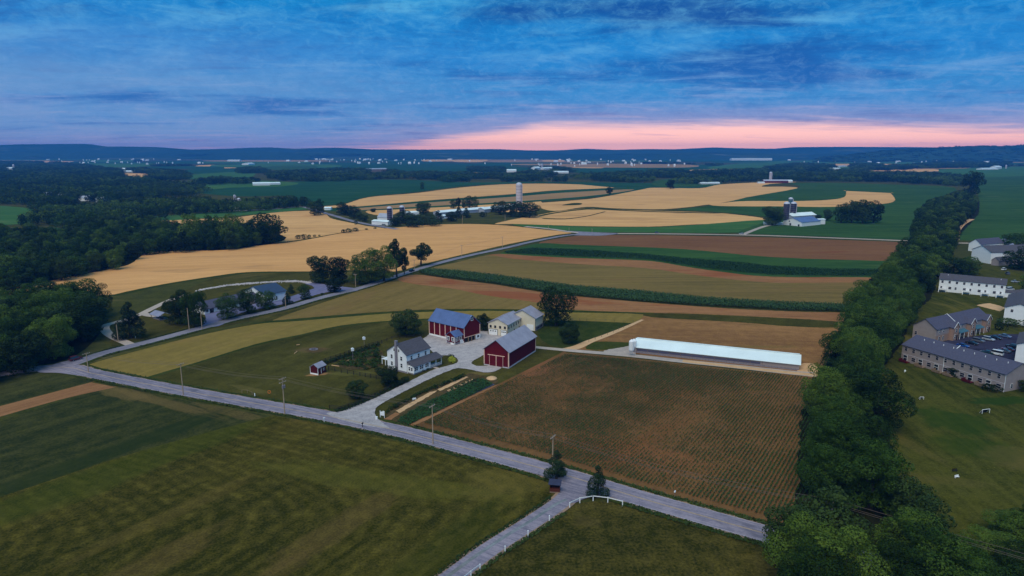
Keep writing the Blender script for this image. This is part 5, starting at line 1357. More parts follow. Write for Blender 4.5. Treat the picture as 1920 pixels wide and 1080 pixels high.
def house(A_, B_, C_, ev, ap, label, ridge='v', wall='white', roof='shingle', L=None, n=2, **kw):
    b = Bld('house', label, 'house', A_, B_, C_, L=L, eave=ev, apex=ap, ridge=ridge, wall=M[wall], roof=M[roof], over=.35, **kw)
    for k in range(n):
        b.window('front', b.W * (k + .5) / n, b.h - 1.9 if b.h > 3 else .8, .9, 1.2, M['graytrim'], .06)
        b.window('right', b.L * (k + .5) / n, b.h - 1.9 if b.h > 3 else .8, .9, 1.2, M['graytrim'], .06)
    return b
house((1880, 606), (1936, 613), (1990, 592), 583, 571, 'white gabled house at the right edge above the car park', n=2)
house((1901, 684), (1965, 694), (2010, 676), 655, 640, 'white house cut by the right edge beside the parked cars', n=0)
house((1820, 488), (1856, 495), (1880, 483), 474, 461, 'white gabled end house of the far townhouses, above the white row', n=0)
house((1815, 470), (1838, 473), (1856, 466), 459, 449, 'dark roofed house behind the white gabled end house', roof='shingle2', n=0)
house((1858, 497), (1872, 499), (1886, 491), 490, 483, 'low grey roofed garage beside the far townhouses', wall='grey', n=0)
house((1866, 482), (1888, 484), (1900, 474), 474, 465, 'grey house with pale roof edge among the far townhouses', wall='grey', roof='metalroof', n=0)
house((1862, 466), (1888, 468), (1902, 462), 459, 453, 'long pale roofed house at the edge of the corn beyond the far townhouses', roof='metalroof', n=0)
house((1893, 556), (1903, 558), (1912, 552), 549, 545, 'small garage right of the white townhouse row', n=0)

# --- distant farms
CLEAR = []
def silo(px, py, top, w, label, body='concrete', dome='dome', rings=True, nm='silo'):
    g = G(px, py); t = empty(nm, (g.x, g.y, 0), 0, label, 'silo'); hh = hz(px, py, top); r = w * mpp(px, py) / 2
    MB().lathe([(r, -.3), (r, hh - r * .75)], 18).build('shaft', M[body], t)
    MB().lathe([(r * 1.02, hh - r * .75), (r * .9, hh - r * .38), (r * .6, hh - r * .12), (r * .1, hh)], 18).build('dome', M[dome], t)
    if rings:
        mb = MB()
        for z in np.arange(2, hh - r, max(2.0, hh / 9)): mb.lathe([(r * 1.015, z), (r * 1.03, z + .05), (r * 1.03, z + .3), (r * 1.015, z + .35)], 18)
        mb.build('bands', M['stone'], t)
    MB().box(r, r + .8, -.5, .5, 0, hh - r * .8).build('chute', M['graytrim'], t)
    return t
silo(973, 390, 342, 11, 'very tall white silo tower standing behind the middle farm')
t = silo(731, 421, 387, 9.5, 'tall dark silo with pale dome beside the white barns', 'silodark')
silo(754, 412, 385, 9, 'squat silo with pale dome right of the dark one', 'silodark', nm='silo')
silo(1473, 412, 378, 11, 'left stout dark silo of the farm right of the wheat', 'silodark')
silo(1486, 411, 378, 10, 'right stout dark silo of the farm right of the wheat', 'silodark')
silo(1480, 408, 370, 8, 'taller narrow silo between the two dark ones', 'bluedoor')
silo(441, 386, 365, 4, 'thin white silo of the farm in the trees on the left')
silo(449, 389, 371, 6, 'fatter domed silo of the farm in the trees on the left', 'stone')
silo(1444, 342, 322, 5, 'pale silo of the red barn farm beyond the wheat')
silo(1016, 317, 307, 4, 'grey silo in the distant farm hamlet')
silo(26, 318, 308, 3, 'tiny pale silo far off on the left')
silo(1886, 316, 309, 2.5, 'tiny white silo beside the distant white barn on the right')
def barn(A_, B_, L, h, rise, label, wall='farwhite', roof='whiteroof', ridge='u', nm='barn', cat='barn', group=None):
    if A_[1] < 385 and A_[0] < 1400 or A_[1] < 350: CLEAR.append((A_[0], B_[0], A_[1], max(3.5, (A_[1] - YH) * .24)))
    b = Bld(nm, label, cat, A_, B_, L=L, h=h, rise=rise, ridge=ridge, wall=M[wall], roof=M[roof], over=.4, group=group)
    return b
b = Bld('barn', 'white barn with bright blue roof at the farm right of the wheat', 'barn', (1468, 421.5), (1503, 425), (1523, 420), eave=417.5, apex=409, wall=M['white'], roof=M['blueroof'], over=.4)
b.panel('front', b.W * .3, b.W * .3 + 1.5, b.h * .9, b.h * .9 + 1.2, M['dark'], 'hay_door'); b.panel('front', b.W * .35, b.W * .35 + 2, 0, 2.4, M['dark'], 'door'); b.panel('front', b.W * .8, b.W * .8 + 2, 0, 2.0, M['dark'], 'door')
barn((1518, 421), (1547, 420.5), 7, 5.2, .6, 'low white flat shed attached right of the blue roofed barn')
barn((1485, 413), (1530, 410), 14, 4.5, 3.0, 'long shed with white roof behind the blue roofed barn', 'fargrey')
barn((1432, 421), (1468, 422), 6, 2, .6, 'low white wall like shed left of the blue roofed barn')
barn((824, 405), (912, 397), 12, 4.0, 2.0, 'longest white roofed shed of the middle farm', 'fargrey')
barn((908, 399), (968, 392), 12, 4.2, 2.2, 'white roofed shed stretching to the foot of the tall silo', 'fargrey')
barn((826, 411), (843, 409), 9, 3.2, 1.2, 'small white shed below the longest white roofed shed')
barn((762, 404), (786, 403), 9, 3.2, 1.4, 'small white shed left of the round farm tree')
barn((697, 421), (727, 423), 9, 3.8, 1.2, 'low white barn left of the dark silo')
b = barn((708, 417), (727, 418), 10, 6.0, 4.0, 'grey roofed white barn behind the low white barn', 'farwhite', 'fargrey')
barn((608, 394), (620, 394), 8, 2.6, 1.4, 'tiny pale greenhouse like shed beside the straight farm road')
barn((454, 391), (474, 387), 12, 3.5, 2.4, 'white barn of the farm in the trees on the left')
barn((404, 395), (416, 394), 9, 5, 3, 'old stone farmhouse among the trees on the left', 'brick', 'fargrey', nm='farmhouse', cat='house')
barn((474, 348), (506, 347.5), 20, 4.5, 2.6, 'wide white shed beside the straight road far left of centre')
barn((507, 346.5), (526, 346), 18, 3.5, 2.0, 'second white shed right of the wide one, far left of centre')
barn((225, 323), (257, 323), 24, 4.0, 2.4, 'long white roofed shed behind a wheat patch on the left')
barn((227, 319.5), (238, 319.5), 22, 6, 3.5, 'short tall white barn behind the long shed on the left')
barn((8, 318.5), (25, 318.5), 30, 7, 4, 'white barn beside the tiny pale silo far left')
barn((1432, 343), (1478, 343), 14, 5, 3.0, 'dark red barn below the pale silo beyond the wheat', 'redwall', 'fargrey')
barn((1478, 342), (1486, 342), 12, 4, 2.2, 'small white roofed shed right of the dark red barn')
barn((1422, 344), (1434, 344), 12, 2.5, 1.2, 'low white shed left of the dark red barn')
barn((1842, 318.5), (1872, 318), 26, 4.5, 3.0, 'long white barn alone in the corn at the upper right')
barn((1868, 317), (1878, 316.5), 24, 9, 5.0, 'taller white barn block at the end of the long white barn')
barn((1556, 317.5), (1576, 317.5), 22, 4, 2.4, 'white shed among far trees left of the pale wheat')
barn((1574, 313.5), (1588, 313), 22, 5, 2.8, 'grey white farmhouse behind the white shed among far trees', 'farwhite', 'fargrey')
barn((950, 323), (968, 323), 24, 7, 4, 'white barn at the left of the distant farm hamlet')
barn((1004, 318.5), (1014, 318), 22, 8, 5, 'tall pale barn beside the grey silo in the hamlet')
barn((1019, 318), (1038, 317.5), 22, 6, 3.5, 'long white roofed barn right of the grey silo in the hamlet')
barn((1038, 325), (1066, 325), 24, 5, 3, 'white shed at the lower right of the distant hamlet')
barn((1090, 309), (1100, 309), 24, 8, 5, 'white house right of the distant hamlet')
barn((78, 371), (92, 371), 14, 6, 3, 'white roofed house in the left woods, leftmost of four roofs', 'farwhite', 'fargrey', nm='house', cat='house')
barn((108, 374), (117, 374), 12, 6, 3, 'second white roofed house in the left woods', 'farwhite', 'whiteroof', nm='house', cat='house')
barn((148, 377), (167, 377), 14, 5, 3, 'long grey roofed house in the left woods', 'farwhite', 'fargrey', nm='house', cat='house')
barn((180, 379), (192, 379), 12, 5, 3, 'white roofed shed in the left woods, rightmost of four roofs')
barn((690, 322), (728, 321), 40, 9, 3, 'pinkish warehouse beyond the dark trees left of centre', 'brick', 'fargrey', nm='warehouse', cat='warehouse')
barn((1314, 345.5), (1350, 345), 14, 3, 1.5, 'low pale shed among the trees above the wheat')
barn((1372, 301), (1448, 301), 60, 16, 3, 'very long pale warehouse on the far plain, right of centre', nm='warehouse', cat='warehouse')
barn((1651, 301), (1675, 301), 60, 16, 3, 'pale warehouse at the foot of the right hill, left one', nm='warehouse', cat='warehouse')
barn((1708, 301), (1748, 301), 60, 16, 3, 'wide pale building group at the foot of the right hill', nm='warehouse', cat='warehouse')
barn((1785, 301), (1818, 301), 60, 16, 3, 'pale buildings further right at the foot of the right hill', nm='warehouse', cat='warehouse')
barn((1902, 301), (1935, 301), 60, 16, 3, 'pale buildings at the right edge at the foot of the hill', nm='warehouse', cat='warehouse')
barn((426, 302.5), (449, 302.5), 50, 9, 3, 'white warehouse on the far plain left of centre', nm='warehouse', cat='warehouse')
barn((466, 309.5), (478, 309), 40, 8, 4, 'white barn on the far plain right of the long warehouse')
rf = random.Random(9)
clusters = [('in the far town under the left hills', (50, 400), (299.6, 309), 46), ('in the far town left of centre', (480, 900), (299.5, 309), 60), ('on the far plain in the centre', (900, 1360), (299.6, 313), 54), ('on the far plain right of centre', (1450, 1920), (299.6, 307), 40)]
wallmesh = MB().prism([(-.5, 0), (.5, 0), (.5, .62), (0, 1), (-.5, .62)], 'y', -.5, .5).mesh('far_building', [M['farwhite']])
for lab, (xa, xb), (ya, yb), n in clusters:
    for i in range(n):
        px = rf.uniform(xa, xb); px = xa + (xb - xa) * (.5 * rf.random() + .5 * rf.choice((.1, .2, .45, .6, .62, .85, .9)) + rf.gauss(0, .03)); py = ya + (yb - ya) * rf.random() ** 1.4; g = G(px, py)
        o = link(bpy.data.objects.new('distant_building', wallmesh)); o.location = g; o.rotation_euler = (0, 0, rf.choice((0, math.pi / 2)) + rf.uniform(-.3, .3))
        w = rf.choice((1.2, 1.6, 2.0, 2.6, 4.0, 6.0)) * mpp(px, py); CLEAR.append((px - 2, px + 2, py, 3.2)); o.scale = (w, w * rf.uniform(.5, 1.4), rf.uniform(8, 15))
        tag(o, 'tiny pale building %s' % lab, 'building', 'tiny pale buildings %s' % lab)
gp_ = []; gs_ = []
for k, poly in enumerate(MIDW):
    dist = min(G(*p).y for p in [(x, max(y, 292)) for x, y in poly])
    p = scatter(poly, 24 if dist < 1500 else 34, 100 + k, .4)
    if len(p) == 0: p = np.array([tuple(G(*poly[0])[:2])])
    gp_.append(p)
    hh = rs.uniform(11, 15.5, len(p)) if dist < 1500 else rs.uniform(12, 17, len(p))
    sp = 1.0 if dist < 1500 else 1.35
    gs_.append(np.stack([hh * sp, hh * sp, hh], 1))
gp_ = np.vstack(gp_); gs_ = np.vstack(gs_)
def to_px(xv, yv):
    ang = np.arctan(H / yv) - PITCH
    return 960 + xv / (yv * CP + H * SP) * F, 540 + F * np.tan(ang)
def cleared(xv, yv):
    'no trees on or right in front of a far building'
    px_, py_ = to_px(xv, yv); k = np.zeros(len(xv), bool)
    for x0, x1, y0, dn in CLEAR:
        k |= (px_ > x0 - 4) & (px_ < x1 + 4) & (py_ > y0 - 1.0) & (py_ < y0 + dn)
    return k
k_ = ~cleared(gp_[:, 0], gp_[:, 1]); gp_ = gp_[k_]; gs_ = gs_[k_]
instancer('woodland', gp_, gs_, groves, seed=3)
# the far plain: hedges and woods between fields, out to the hills
rs = np.random.RandomState(4)
yy = rs.uniform(0, 1, 60000)
d0, d1 = 1900.0, 6700.0
yv = d0 + (d1 - d0) * yy ** .8
xv = (rs.uniform(-.86, .86, yv.size)) * yv
nz = np.array([mnoise.noise(Vector((a / 900.0, b / 420.0, 3.0))) + .5 * mnoise.noise(Vector((a / 260.0, b / 110.0, 8.0))) for a, b in zip(xv, yv)])
thr = .10
keep = nz > thr
ang = np.arctan(H / yv) - PITCH; ppy = 540 + F * np.tan(ang); ppx = 960 + xv / (yv * CP + H * SP) * F
for nm, poly in FIELDS:
    ys_ = [p[1] for p in poly]
    if max(ys_) < 400 and nm in ('wheat_field', 'crop_field', 'pasture', 'wheat_strip', 'fallow_strip', 'crop_strip', 'fallow_field'):
        keep &= ~inpoly(ppx, ppy, poly)
        keep &= ~inpoly(ppx, ppy - .15 * (ppy - YH), poly) & ~inpoly(ppx, ppy - .07 * (ppy - YH), poly)
keep &= ~((ppy > 330) & (ppx > 400))
keep &= ~cleared(xv, yv)
xv = xv[keep]; yv = yv[keep]
hh = rs.uniform(9, 15, xv.size)
instancer('far_woodland', np.stack([xv, yv], 1), np.stack([hh * 1.5, hh * 1.5, hh], 1), groves, seed=5)
# ================================================================== POLES, WIRES, FENCES, SMALL THINGS
POLE = {}
def pole(px, py, top, label, arms=1, dirang=None, transformer=False, key=None, z=.1):
    g = G(px, py); t = empty('utility_pole', (g.x, g.y, z), (dirang if dirang is not None else ROADA) + math.pi / 2, label, 'utility pole')
    hh = hz(px, py, top)
    MB().tube((0, 0, -.3), (0, 0, hh), .19, .13, 8).build('pole', M['polewood'], t)
    pts = []
    for k in range(arms):
        z_ = hh - .35 - k * 1.1
        MB().box(-1.35, 1.35, -.07, .07, z_ - .07, z_ + .07).build('crossarm', M['polewood'], t)
        for x in (-1.2, -.5, .5, 1.2):
            MB().lathe([(.05, z_ + .07), (.08, z_ + .15), (.05, z_ + .28)], 8, (x, 0)).build('insulator', M['graytrim'], t)
            if k == 0 and x != .5: pts.append((x, z_ + .28))
    if not arms: pts.append((0, hh - .2))
    if transformer:
        for s_ in (-.35, .35): MB().lathe([(.24, hh - 3.3), (.26, hh - 3.2), (.26, hh - 2.4), (.18, hh - 2.25)], 10, (s_, -.3)).build('transformer', M['stone'], t)
    m_ = Matrix.Translation(t.location) @ Matrix.Rotation(t.rotation_euler.z, 4, 'Z')
    POLE[key or label] = [m_ @ Vector((x, 0, z_)) for x, z_ in pts]
    return t
pole(166, 698, 662, 'wooden utility pole at the left road junction before the wood', key='a')
pole(344, 742, 682, 'thin grey utility pole standing on the front road left of centre', key='b', arms=1)
pole(534, 777, 709, 'utility pole with transformers and double crossarms on the front road edge', arms=2, transformer=True, key='c')
pole(812, 833, 760, 'utility pole at the road corner of the planted rows', key='d')
pole(1036, 884, 818, 'utility pole rising behind the conical tree at the wooden stand', key='e')
pole(1554, 1020, 941, 'utility pole whose top shows out of the trees at the belt foot', arms=2, key='f')
pole(355, 620, 578, 'light wooden pole with a lamp left of the roadside building', arms=0, dirang=ROADB, key='g')
pole(379, 617, 584, 'plain light wooden pole beside the school drive', arms=0, dirang=ROADB, key='h')
pole(222, 642, 609, 'thin pole at the mouth of the gravel lane', arms=0, dirang=ROADB, key='i')
pole(536, 578, 551, 'wooden pole in front of the white gabled wing', arms=0, dirang=ROADB, key='j')
pole(667, 538, 514, 'pole at the upper drive entrance under the tree clump', dirang=ROADB, key='k')
pole(777, 506, 487, 'pole beside the lone open crowned tree', dirang=ROADB, key='l')
pole(866, 482, 460, 'pole on the hill road against the wheat, lower one', dirang=ROADB, key='m')
pole(942, 465, 444, 'pole on the hill road against the wheat, upper one', dirang=ROADB, key='n')
pole(867, 421, 404, 'pole on the wheat crest before the middle farm', dirang=0, key='o')
pole(947, 413, 402, 'pole below the dark tree clump of the tall silo', dirang=0, key='p')
pole(1028, 431, 424, 'tiny pole beside the cross road, left one of three', dirang=0, key='q')
pole(1067, 434, 427, 'tiny pole beside the cross road, middle one of three', dirang=0, key='r')
pole(1110, 436, 429, 'tiny pole beside the cross road, right one of three', dirang=0, key='s')
M['wire'] = simple('wire', A(110, 104, 104), var=.05)
def wires(k0, k1, label, sag=.9, r=.032, end=None):
    p0 = POLE[k0]; p1 = POLE[k1] if k1 else end
    mb = MB()
    for a, b in zip(p0, p1):
        prev = a
        n = 10
        for i in range(1, n + 1):
            t = i / n; q = a.lerp(b, t); q.z -= sag * 4 * t * (1 - t)
            mb.tube(prev, q, r, n=3, cap=False); prev = q
    o = mb.build('power_line', M['wire']); tag(o, label, 'power line')
wires('a', 'b', 'wires from the junction pole along the front road to the thin grey pole')
wires('b', 'c', 'wires from the thin grey pole to the transformer pole')
wires('c', 'd', 'wires from the transformer pole past the farm drive to the planted rows')
wires('d', 'e', 'wires along the road edge of the planted rows')
wires('e', 'f', 'wires crossing the planted rows towards the belt foot', sag=1.6)
fe = [p + Vector((95, -62, -2)) for p in POLE['f']]
wires('f', None, 'wires running from the belt foot to the lower right corner', end=fe, r=.035)
for a_, b_, l in (('m', 'n', 'wires between the two poles against the wheat'), ('l', 'm', 'wires from the lone tree pole up the hill road'), ('k', 'l', 'wires from the tree clump to the lone tree pole')):
    wires(a_, b_, l, r=.018)
sp = [POLE['c'][0] + Vector((22, 60, -4)), POLE['c'][1] + Vector((22, 60, -4))]

def fence(name, pts, label, mat, hgt, rails, step=2.6, pw=.09, rail_t=.05, rail_h=.13, zb=zr):
    w = [G(*p) for p in pts]
    t = empty(name, (w[0].x, w[0].y, zb), 0, label, 'fence'); o0 = Vector((w[0].x, w[0].y, 0))
    posts = []
    for a, b in zip(w[:-1], w[1:]):
        n = max(1, round((b - a).length / step))
        posts += [a.lerp(b, k / n) - o0 for k in range(n)]
    posts.append(w[-1] - o0)
    pm = MB().box(-pw, pw, -pw, pw, -.3, hgt).mesh('post', mat)
    for p in posts:
        o = link(bpy.data.objects.new('post', pm), t); o.location = (p.x, p.y, 0)
    for a, b in zip(posts[:-1], posts[1:]):
        d = b - a; ang = math.atan2(d.y, d.x); L = d.length
        if rails:
            mb = MB()
            for z in rails:
                me = MB().box(pw * .5, L - pw * .5, -rail_t / 2, rail_t / 2, z - rail_h / 2, z + rail_h / 2).mesh('rail', mat)
                o = link(bpy.data.objects.new('rail', me), t); o.location = (a.x, a.y, 0); o.rotation_euler = (0, 0, ang)
    return t
W_ = M['white']
fence('rail_fence', [(1068, 952), (1087, 943), (1112, 939), (1139.5, 942), (1167, 949)], 'white one rail fence curving round the grass at the road junction', W_, 1.15, [1.05], step=99, pw=.1, rail_h=.2)
for i, (x, y) in enumerate([(1030, 978), (990, 1006.5), (947, 1036)]):
    g = G(x, y); o = MB().box(-.1, .1, -.1, .1, -.3, 1.25).box(-.12, .12, -.12, .12, 1.25, 1.3).build('marker_post', W_); o.location = (g.x, g.y, zr)
    tag(o, 'white wooden post along the side road, %s below the rail fence' % ['first', 'second', 'third'][i], 'post')
fence('rail_fence', [(900, 1069), (883, 1082), (868, 1094)], 'short white rail fence on the side road at the bottom edge', W_, 1.15, [1.05], step=99, pw=.1, rail_h=.2)
DW = M['darkwood']
fence('board_fence', [(618, 768), (640, 770), (668, 761), (703, 745), (740, 726), (766, 713)], 'dark board fence along the left side of the farm drive', DW, 1.4, [.4, .8, 1.25], step=2.8)
fence('board_fence', [(616, 694), (640, 699), (675, 705), (716, 713)], 'dark board fence running from the tiny red shed to the farmhouse tree', DW, 1.4, [.4, .8, 1.25], step=2.6)
fence('board_fence', [(600, 682), (630, 672), (662, 661), (700, 648), (716, 644)], 'dark fence along the far side of the farmhouse garden', DW, 1.4, [.4, .8, 1.2], step=2.6)
fence('board_fence', [(716, 644), (735, 636), (790, 632)], 'dark fence from the garden corner to the red bank barn', DW, 1.2, [.5, 1.0], step=3)
M['wirepost'] = simple('fence_post_wood', A(84, 84, 66), var=.2)
fence('post_fence', [(1060, 602), (1100, 602.5), (1187, 606)], 'line of thin posts behind the pasture right of the cream building', M['wirepost'], 1.3, [1.0], step=4, pw=.06, rail_h=.04, rail_t=.03)
fence('post_fence', [(1187, 607), (1150, 624), (1104, 642)], 'line of thin posts beside the sandy track', M['wirepost'], 1.3, [1.0], step=4.5, pw=.06, rail_h=.04, rail_t=.03)

# wooden farm stand at the side road corner
g = G(1040, 925); t = empty('farm_stand', (g.x, g.y, zr), ROADA + .35, 'small brown wooden roadside stand under the conical tree', 'stand')
MB().box(-1.2, 1.2, .0, 1.5, -.1, .2).build('base', M['wood'], t)
sw = simple('stand_boards', A(70, 34, 28, 1.3), var=.3, scale=3)
for x in (-1.2, 1.1): MB().box(x, x + .1, 0.02, 1.5, .2, 2.0).build('side_panel', sw, t)
MB().box(-1.1, 1.1, 1.4, 1.5, .2, 2.1).build('back_panel', sw, t)
MB().box(-1.1, 1.1, .1, 1.38, .8, .9).build('shelf', sw, t)
MB().prism([(-.35, 2.05), (1.75, 2.5), (1.75, 2.62), (-.35, 2.17)], 'x', -1.5, 1.5).build('roof', simple('stand_roof', A(46, 52, 76, 1.1), var=.2), t)
MB().box(-1.1, 1.1, 0.02, .1, .2, .9).build('front_panel', sw, t)
# white farm sign
g = G(717, 783); t = empty('farm_sign', (g.x, g.y, zr), ROADA + .1, 'white wooden sign board at the mouth of the farm drive', 'sign')
for x in (-.75, .75): MB().box(x - .07, x + .07, -.07, .07, -.3, 2.0).build('post', W_, t)
MB().prism([(-.7, .5), (.7, .5), (.7, 1.95), (.35, 2.1), (.1, 1.8), (-.2, 1.75), (-.7, 1.6)], 'y', -.04, .04).build('board', W_, t)
g = G(706, 787); o = MB().box(-.3, .3, -.2, .2, -.2, .7).box(-.35, .35, -.25, .25, .7, .8).build('utility_box', W_); o.location = (g.x, g.y, zr); tag(o, 'small white box on the verge beside the farm sign', 'box')
def mailbox(px, py, label, col, post):
    g = G(px, py); t = empty('mailbox', (g.x, g.y, zr), ROADA, label, 'mailbox')
    MB().box(-.07, .07, -.07, .07, -.3, 1.1).build('post', post, t)
    MB().prism([(-.14, 1.1), (.14, 1.1), (.14, 1.3), (.09, 1.4), (-.09, 1.4), (-.14, 1.3)], 'y', -.3, .3).build('box', col, t)
mailbox(680, 802, 'dark mailbox on a dark post at the road edge opposite the farm drive', M['dark'], M['darkwood'])
mailbox(608, 792, 'white mailbox on a white post at the meadow edge of the front road', M['white'], M['white'])
mailbox(254, 634, 'small white mailbox on the grass below the broad dark evergreen', M['white'], M['white'])
mailbox(1265, 932, 'small pale marker box on the verge of the planted rows', M['white'], M['wood'])
def box_on_pole(px, py, top, label):
    g = G(px, py); hh = hz(px, py, top); t = empty('bird_house', (g.x, g.y, zr), .4, label, 'bird house')
    MB().tube((0, 0, -.2), (0, 0, hh - 1.2), .07).build('pole', M['stone'], t)
    MB().box(-.5, .5, -.4, .4, hh - 1.2, hh - .35).build('box', W_, t)
    MB().prism([(-.6, hh - .35), (.6, hh - .35), (0, hh)], 'y', -.5, .5).build('roof', W_, t)
box_on_pole(662, 677, 653, 'white bird house on a pole in the farmhouse garden, nearer the tiny shed')
box_on_pole(683, 651, 632, 'white bird house on a pole at the far garden fence')
# fire ring
g = G(588, 656); t = empty('fire_ring', (g.x, g.y, .15), 0, 'dark fire ring on the worn grass above the tiny red shed', 'fire ring')
mb = MB()
for k in range(14):
    a = k / 14 * 6.283; x, y = math.cos(a) * 1.5, math.sin(a) * 1.2; mb.box(x - .25, x + .25, y - .2, y + .2, 0, .3)
mb.build('stones', M['stone'], t); MB().lathe([(1.2, 0.05), (.7, .12), (.1, .2)], 12).build('ashes', M['dark'], t)
sheet('worn_patch', [tuple(G(*p)[:2]) for p in bez([(572, 657), (585, 651), (600, 652), (606, 656), (598, 661), (582, 661)], 4, True)], M['bed'], z=zr - .02, jitter=.4)
g = G(922, 710); mb = MB(); mb.lathe([(2.0, -.1), (1.8, .12), (1.1, .45), (.4, .7), (.05, .75)], 18); o = mb.build('mulch_pile', M['sand'], smooth=True); o.location = (g.x, g.y, zr); o.scale = (1, 1.15, 1); tag(o, 'round sandy pile on the grass above the garden beds', 'pile')
for i, (x, y, l, c) in enumerate([(881, 741, 'dark plant clump on the mulch film, lowest of five', 0), (889, 736, 'second plant clump on the mulch film', 0), (897, 732, 'third plant clump on the mulch film', 0), (905, 727, 'fourth plant clump on the mulch film', 0), (914, 722, 'dark plant clump on the mulch film, topmost of five', 0)]):
    g = G(x, y); tree(g.x, g.y, .7, 1.2, 'bush', l, 'plant clumps on the mulch film', z=zr, name='bush')
# garden bench, orange ring, soccer goals
def goal(px, py, wpx, hpx, label, rot=0.):
    g = G(px, py); w = wpx * mpp(px, py); h_ = hpx * mpp(px, py); t = empty('soccer_goal', (g.x, g.y, zr), rot, label, 'soccer goal')
    for x in (-w / 2, w / 2):
        MB().box(x - .06, x + .06, -.06, .06, 0, h_).build('post', W_, t); MB().tube((x, 0, h_), (x, .9, 0), .04).build('brace', W_, t)
    MB().box(-w / 2, w / 2, -.06, .06, h_ - .06, h_ + .06).build('crossbar', W_, t)
    MB().add([(-w / 2, .05, h_), (w / 2, .05, h_), (w / 2, .95, .0), (-w / 2, .95, .0)], [(0, 1, 2, 3)]).build('net', simple('net', (.02, .02, .02, 1)), t)
goal(1728, 750, 7, 5, 'small white goal frame on the lawn, left one')
goal(1848, 776, 17, 8, 'wider white goal frame with dark net on the lawn, right one', .25)
def bench(px, py, label, rot, mat):
    g = G(px, py); t = empty('bench', (g.x, g.y, zr), rot, label, 'bench'); t.scale = (.7, .7, .7)
    MB().box(-.9, .9, -.25, .25, .42, .5).build('seat', mat, t); MB().box(-.9, .9, .2, .28, .6, 1.0).build('backrest', mat, t)
    for x in (-.75, .75): MB().box(x - .05, x + .05, -.2, .27, 0, .6).build('leg', mat, t)
bench(1790, 885, 'dark bench on the lawn above the corner thicket', .1, M['darkwood']); bench(1794, 897, 'white bench on the lawn above the corner thicket', .3, W_)
bench(1697, 698, 'white lawn seat on the grass left of the grey townhouses', .8, W_); bench(777, 751, 'white seat on the sandy strip between the garden beds', .6, W_)
g = G(505, 739); mb = MB()
for k in range(10):
    a0, a1 = k / 10 * 6.283, (k + 1) / 10 * 6.283
    mb.tube((math.cos(a0) * .5, 0, .6 + math.sin(a0) * .5), (math.cos(a1) * .5, 0, .6 + math.sin(a1) * .5), .09, n=5)
o = mb.build('marker_ring', simple('orange_paint', (.7, .16, .02, 1))); o.location = (g.x, g.y, zr); tag(o, 'small orange ring standing on the grass above the front road', 'marker')
g = G(478, 744); o = MB().box(-.12, .12, -.12, .12, -.2, 1.0).lathe([(.16, 1.0), (.1, 1.1)], 8).build('marker_post', W_); o.location = (g.x, g.y, zr); tag(o, 'short white marker on the grass left of the orange ring', 'post')
fence('post_fence', [(454, 737), (464, 737), (473, 741)], 'short old rail fence piece on the grass by the front road', M['wood'], 1.0, [.9], step=99, pw=.07, rail_h=.08)
for i, (x, y, dx, dy, l) in enumerate([(552, 664, 5, -4, 'pale log lying on the grass left of the fire ring'), (556, 648, 6, -1, 'pale board on the grass above the fire ring'), (640, 684, 16, -9, 'pale log edging of the garden beds, upper one'), (622, 686, 14, 2, 'pale log edging of the garden beds, lower one')]):
    a = G(x, y); b = G(x + dx, y + dy); o = MB().tube((0, 0, 0), tuple(b - a), .16, n=7).build('log', M['sand']); o.location = (a.x, a.y, zr + .1); tag(o, l, 'log')
# riprap strip beside the roadside building
rs = np.random.RandomState(21); mb = MB(); cl = bez([(370, 545.5), (400, 539.5), (440, 534), (480, 531), (527, 528), (560, 528), (582, 531)], 10)
for k in range(900):
    t = rs.rand() * (len(cl) - 1); i = int(t); f = t - i; x = cl[i][0] * (1 - f) + cl[i + 1][0] * f; y = cl[i][1] * (1 - f) + cl[i + 1][1] * f
    g = G(x, y) + Vector((rs.normal() * .6, rs.normal() * 1.5, 0)); s_ = rs.uniform(.35, .8)
    q = Matrix.Rotation(rs.uniform(0, 6), 3, 'Z') @ Matrix.Rotation(rs.uniform(0, .6), 3, 'X')
    vs = [g + q @ Vector((a * s_ * rs.uniform(.7, 1.2), b * s_ * rs.uniform(.7, 1.1), c * s_ * .5)) + Vector((0, 0, .15)) for a, b, c in [(-.5, -.5, -.5), (.5, -.5, -.5), (.5, .5, -.5), (-.5, .5, -.5), (-.35, -.4, .5), (.4, -.3, .5), (.3, .4, .5), (-.4, .35, .5)]]
    mb.add(vs, [(0, 3, 2, 1), (4, 5, 6, 7), (0, 1, 5, 4), (1, 2, 6, 5), (2, 3, 7, 6), (3, 0, 4, 7)])
o = mb.build('rock_bed', simple('pale_rocks', A(170, 168, 176, 1.1), var=.25, scale=1.5)); tag(o, kind='stuff')

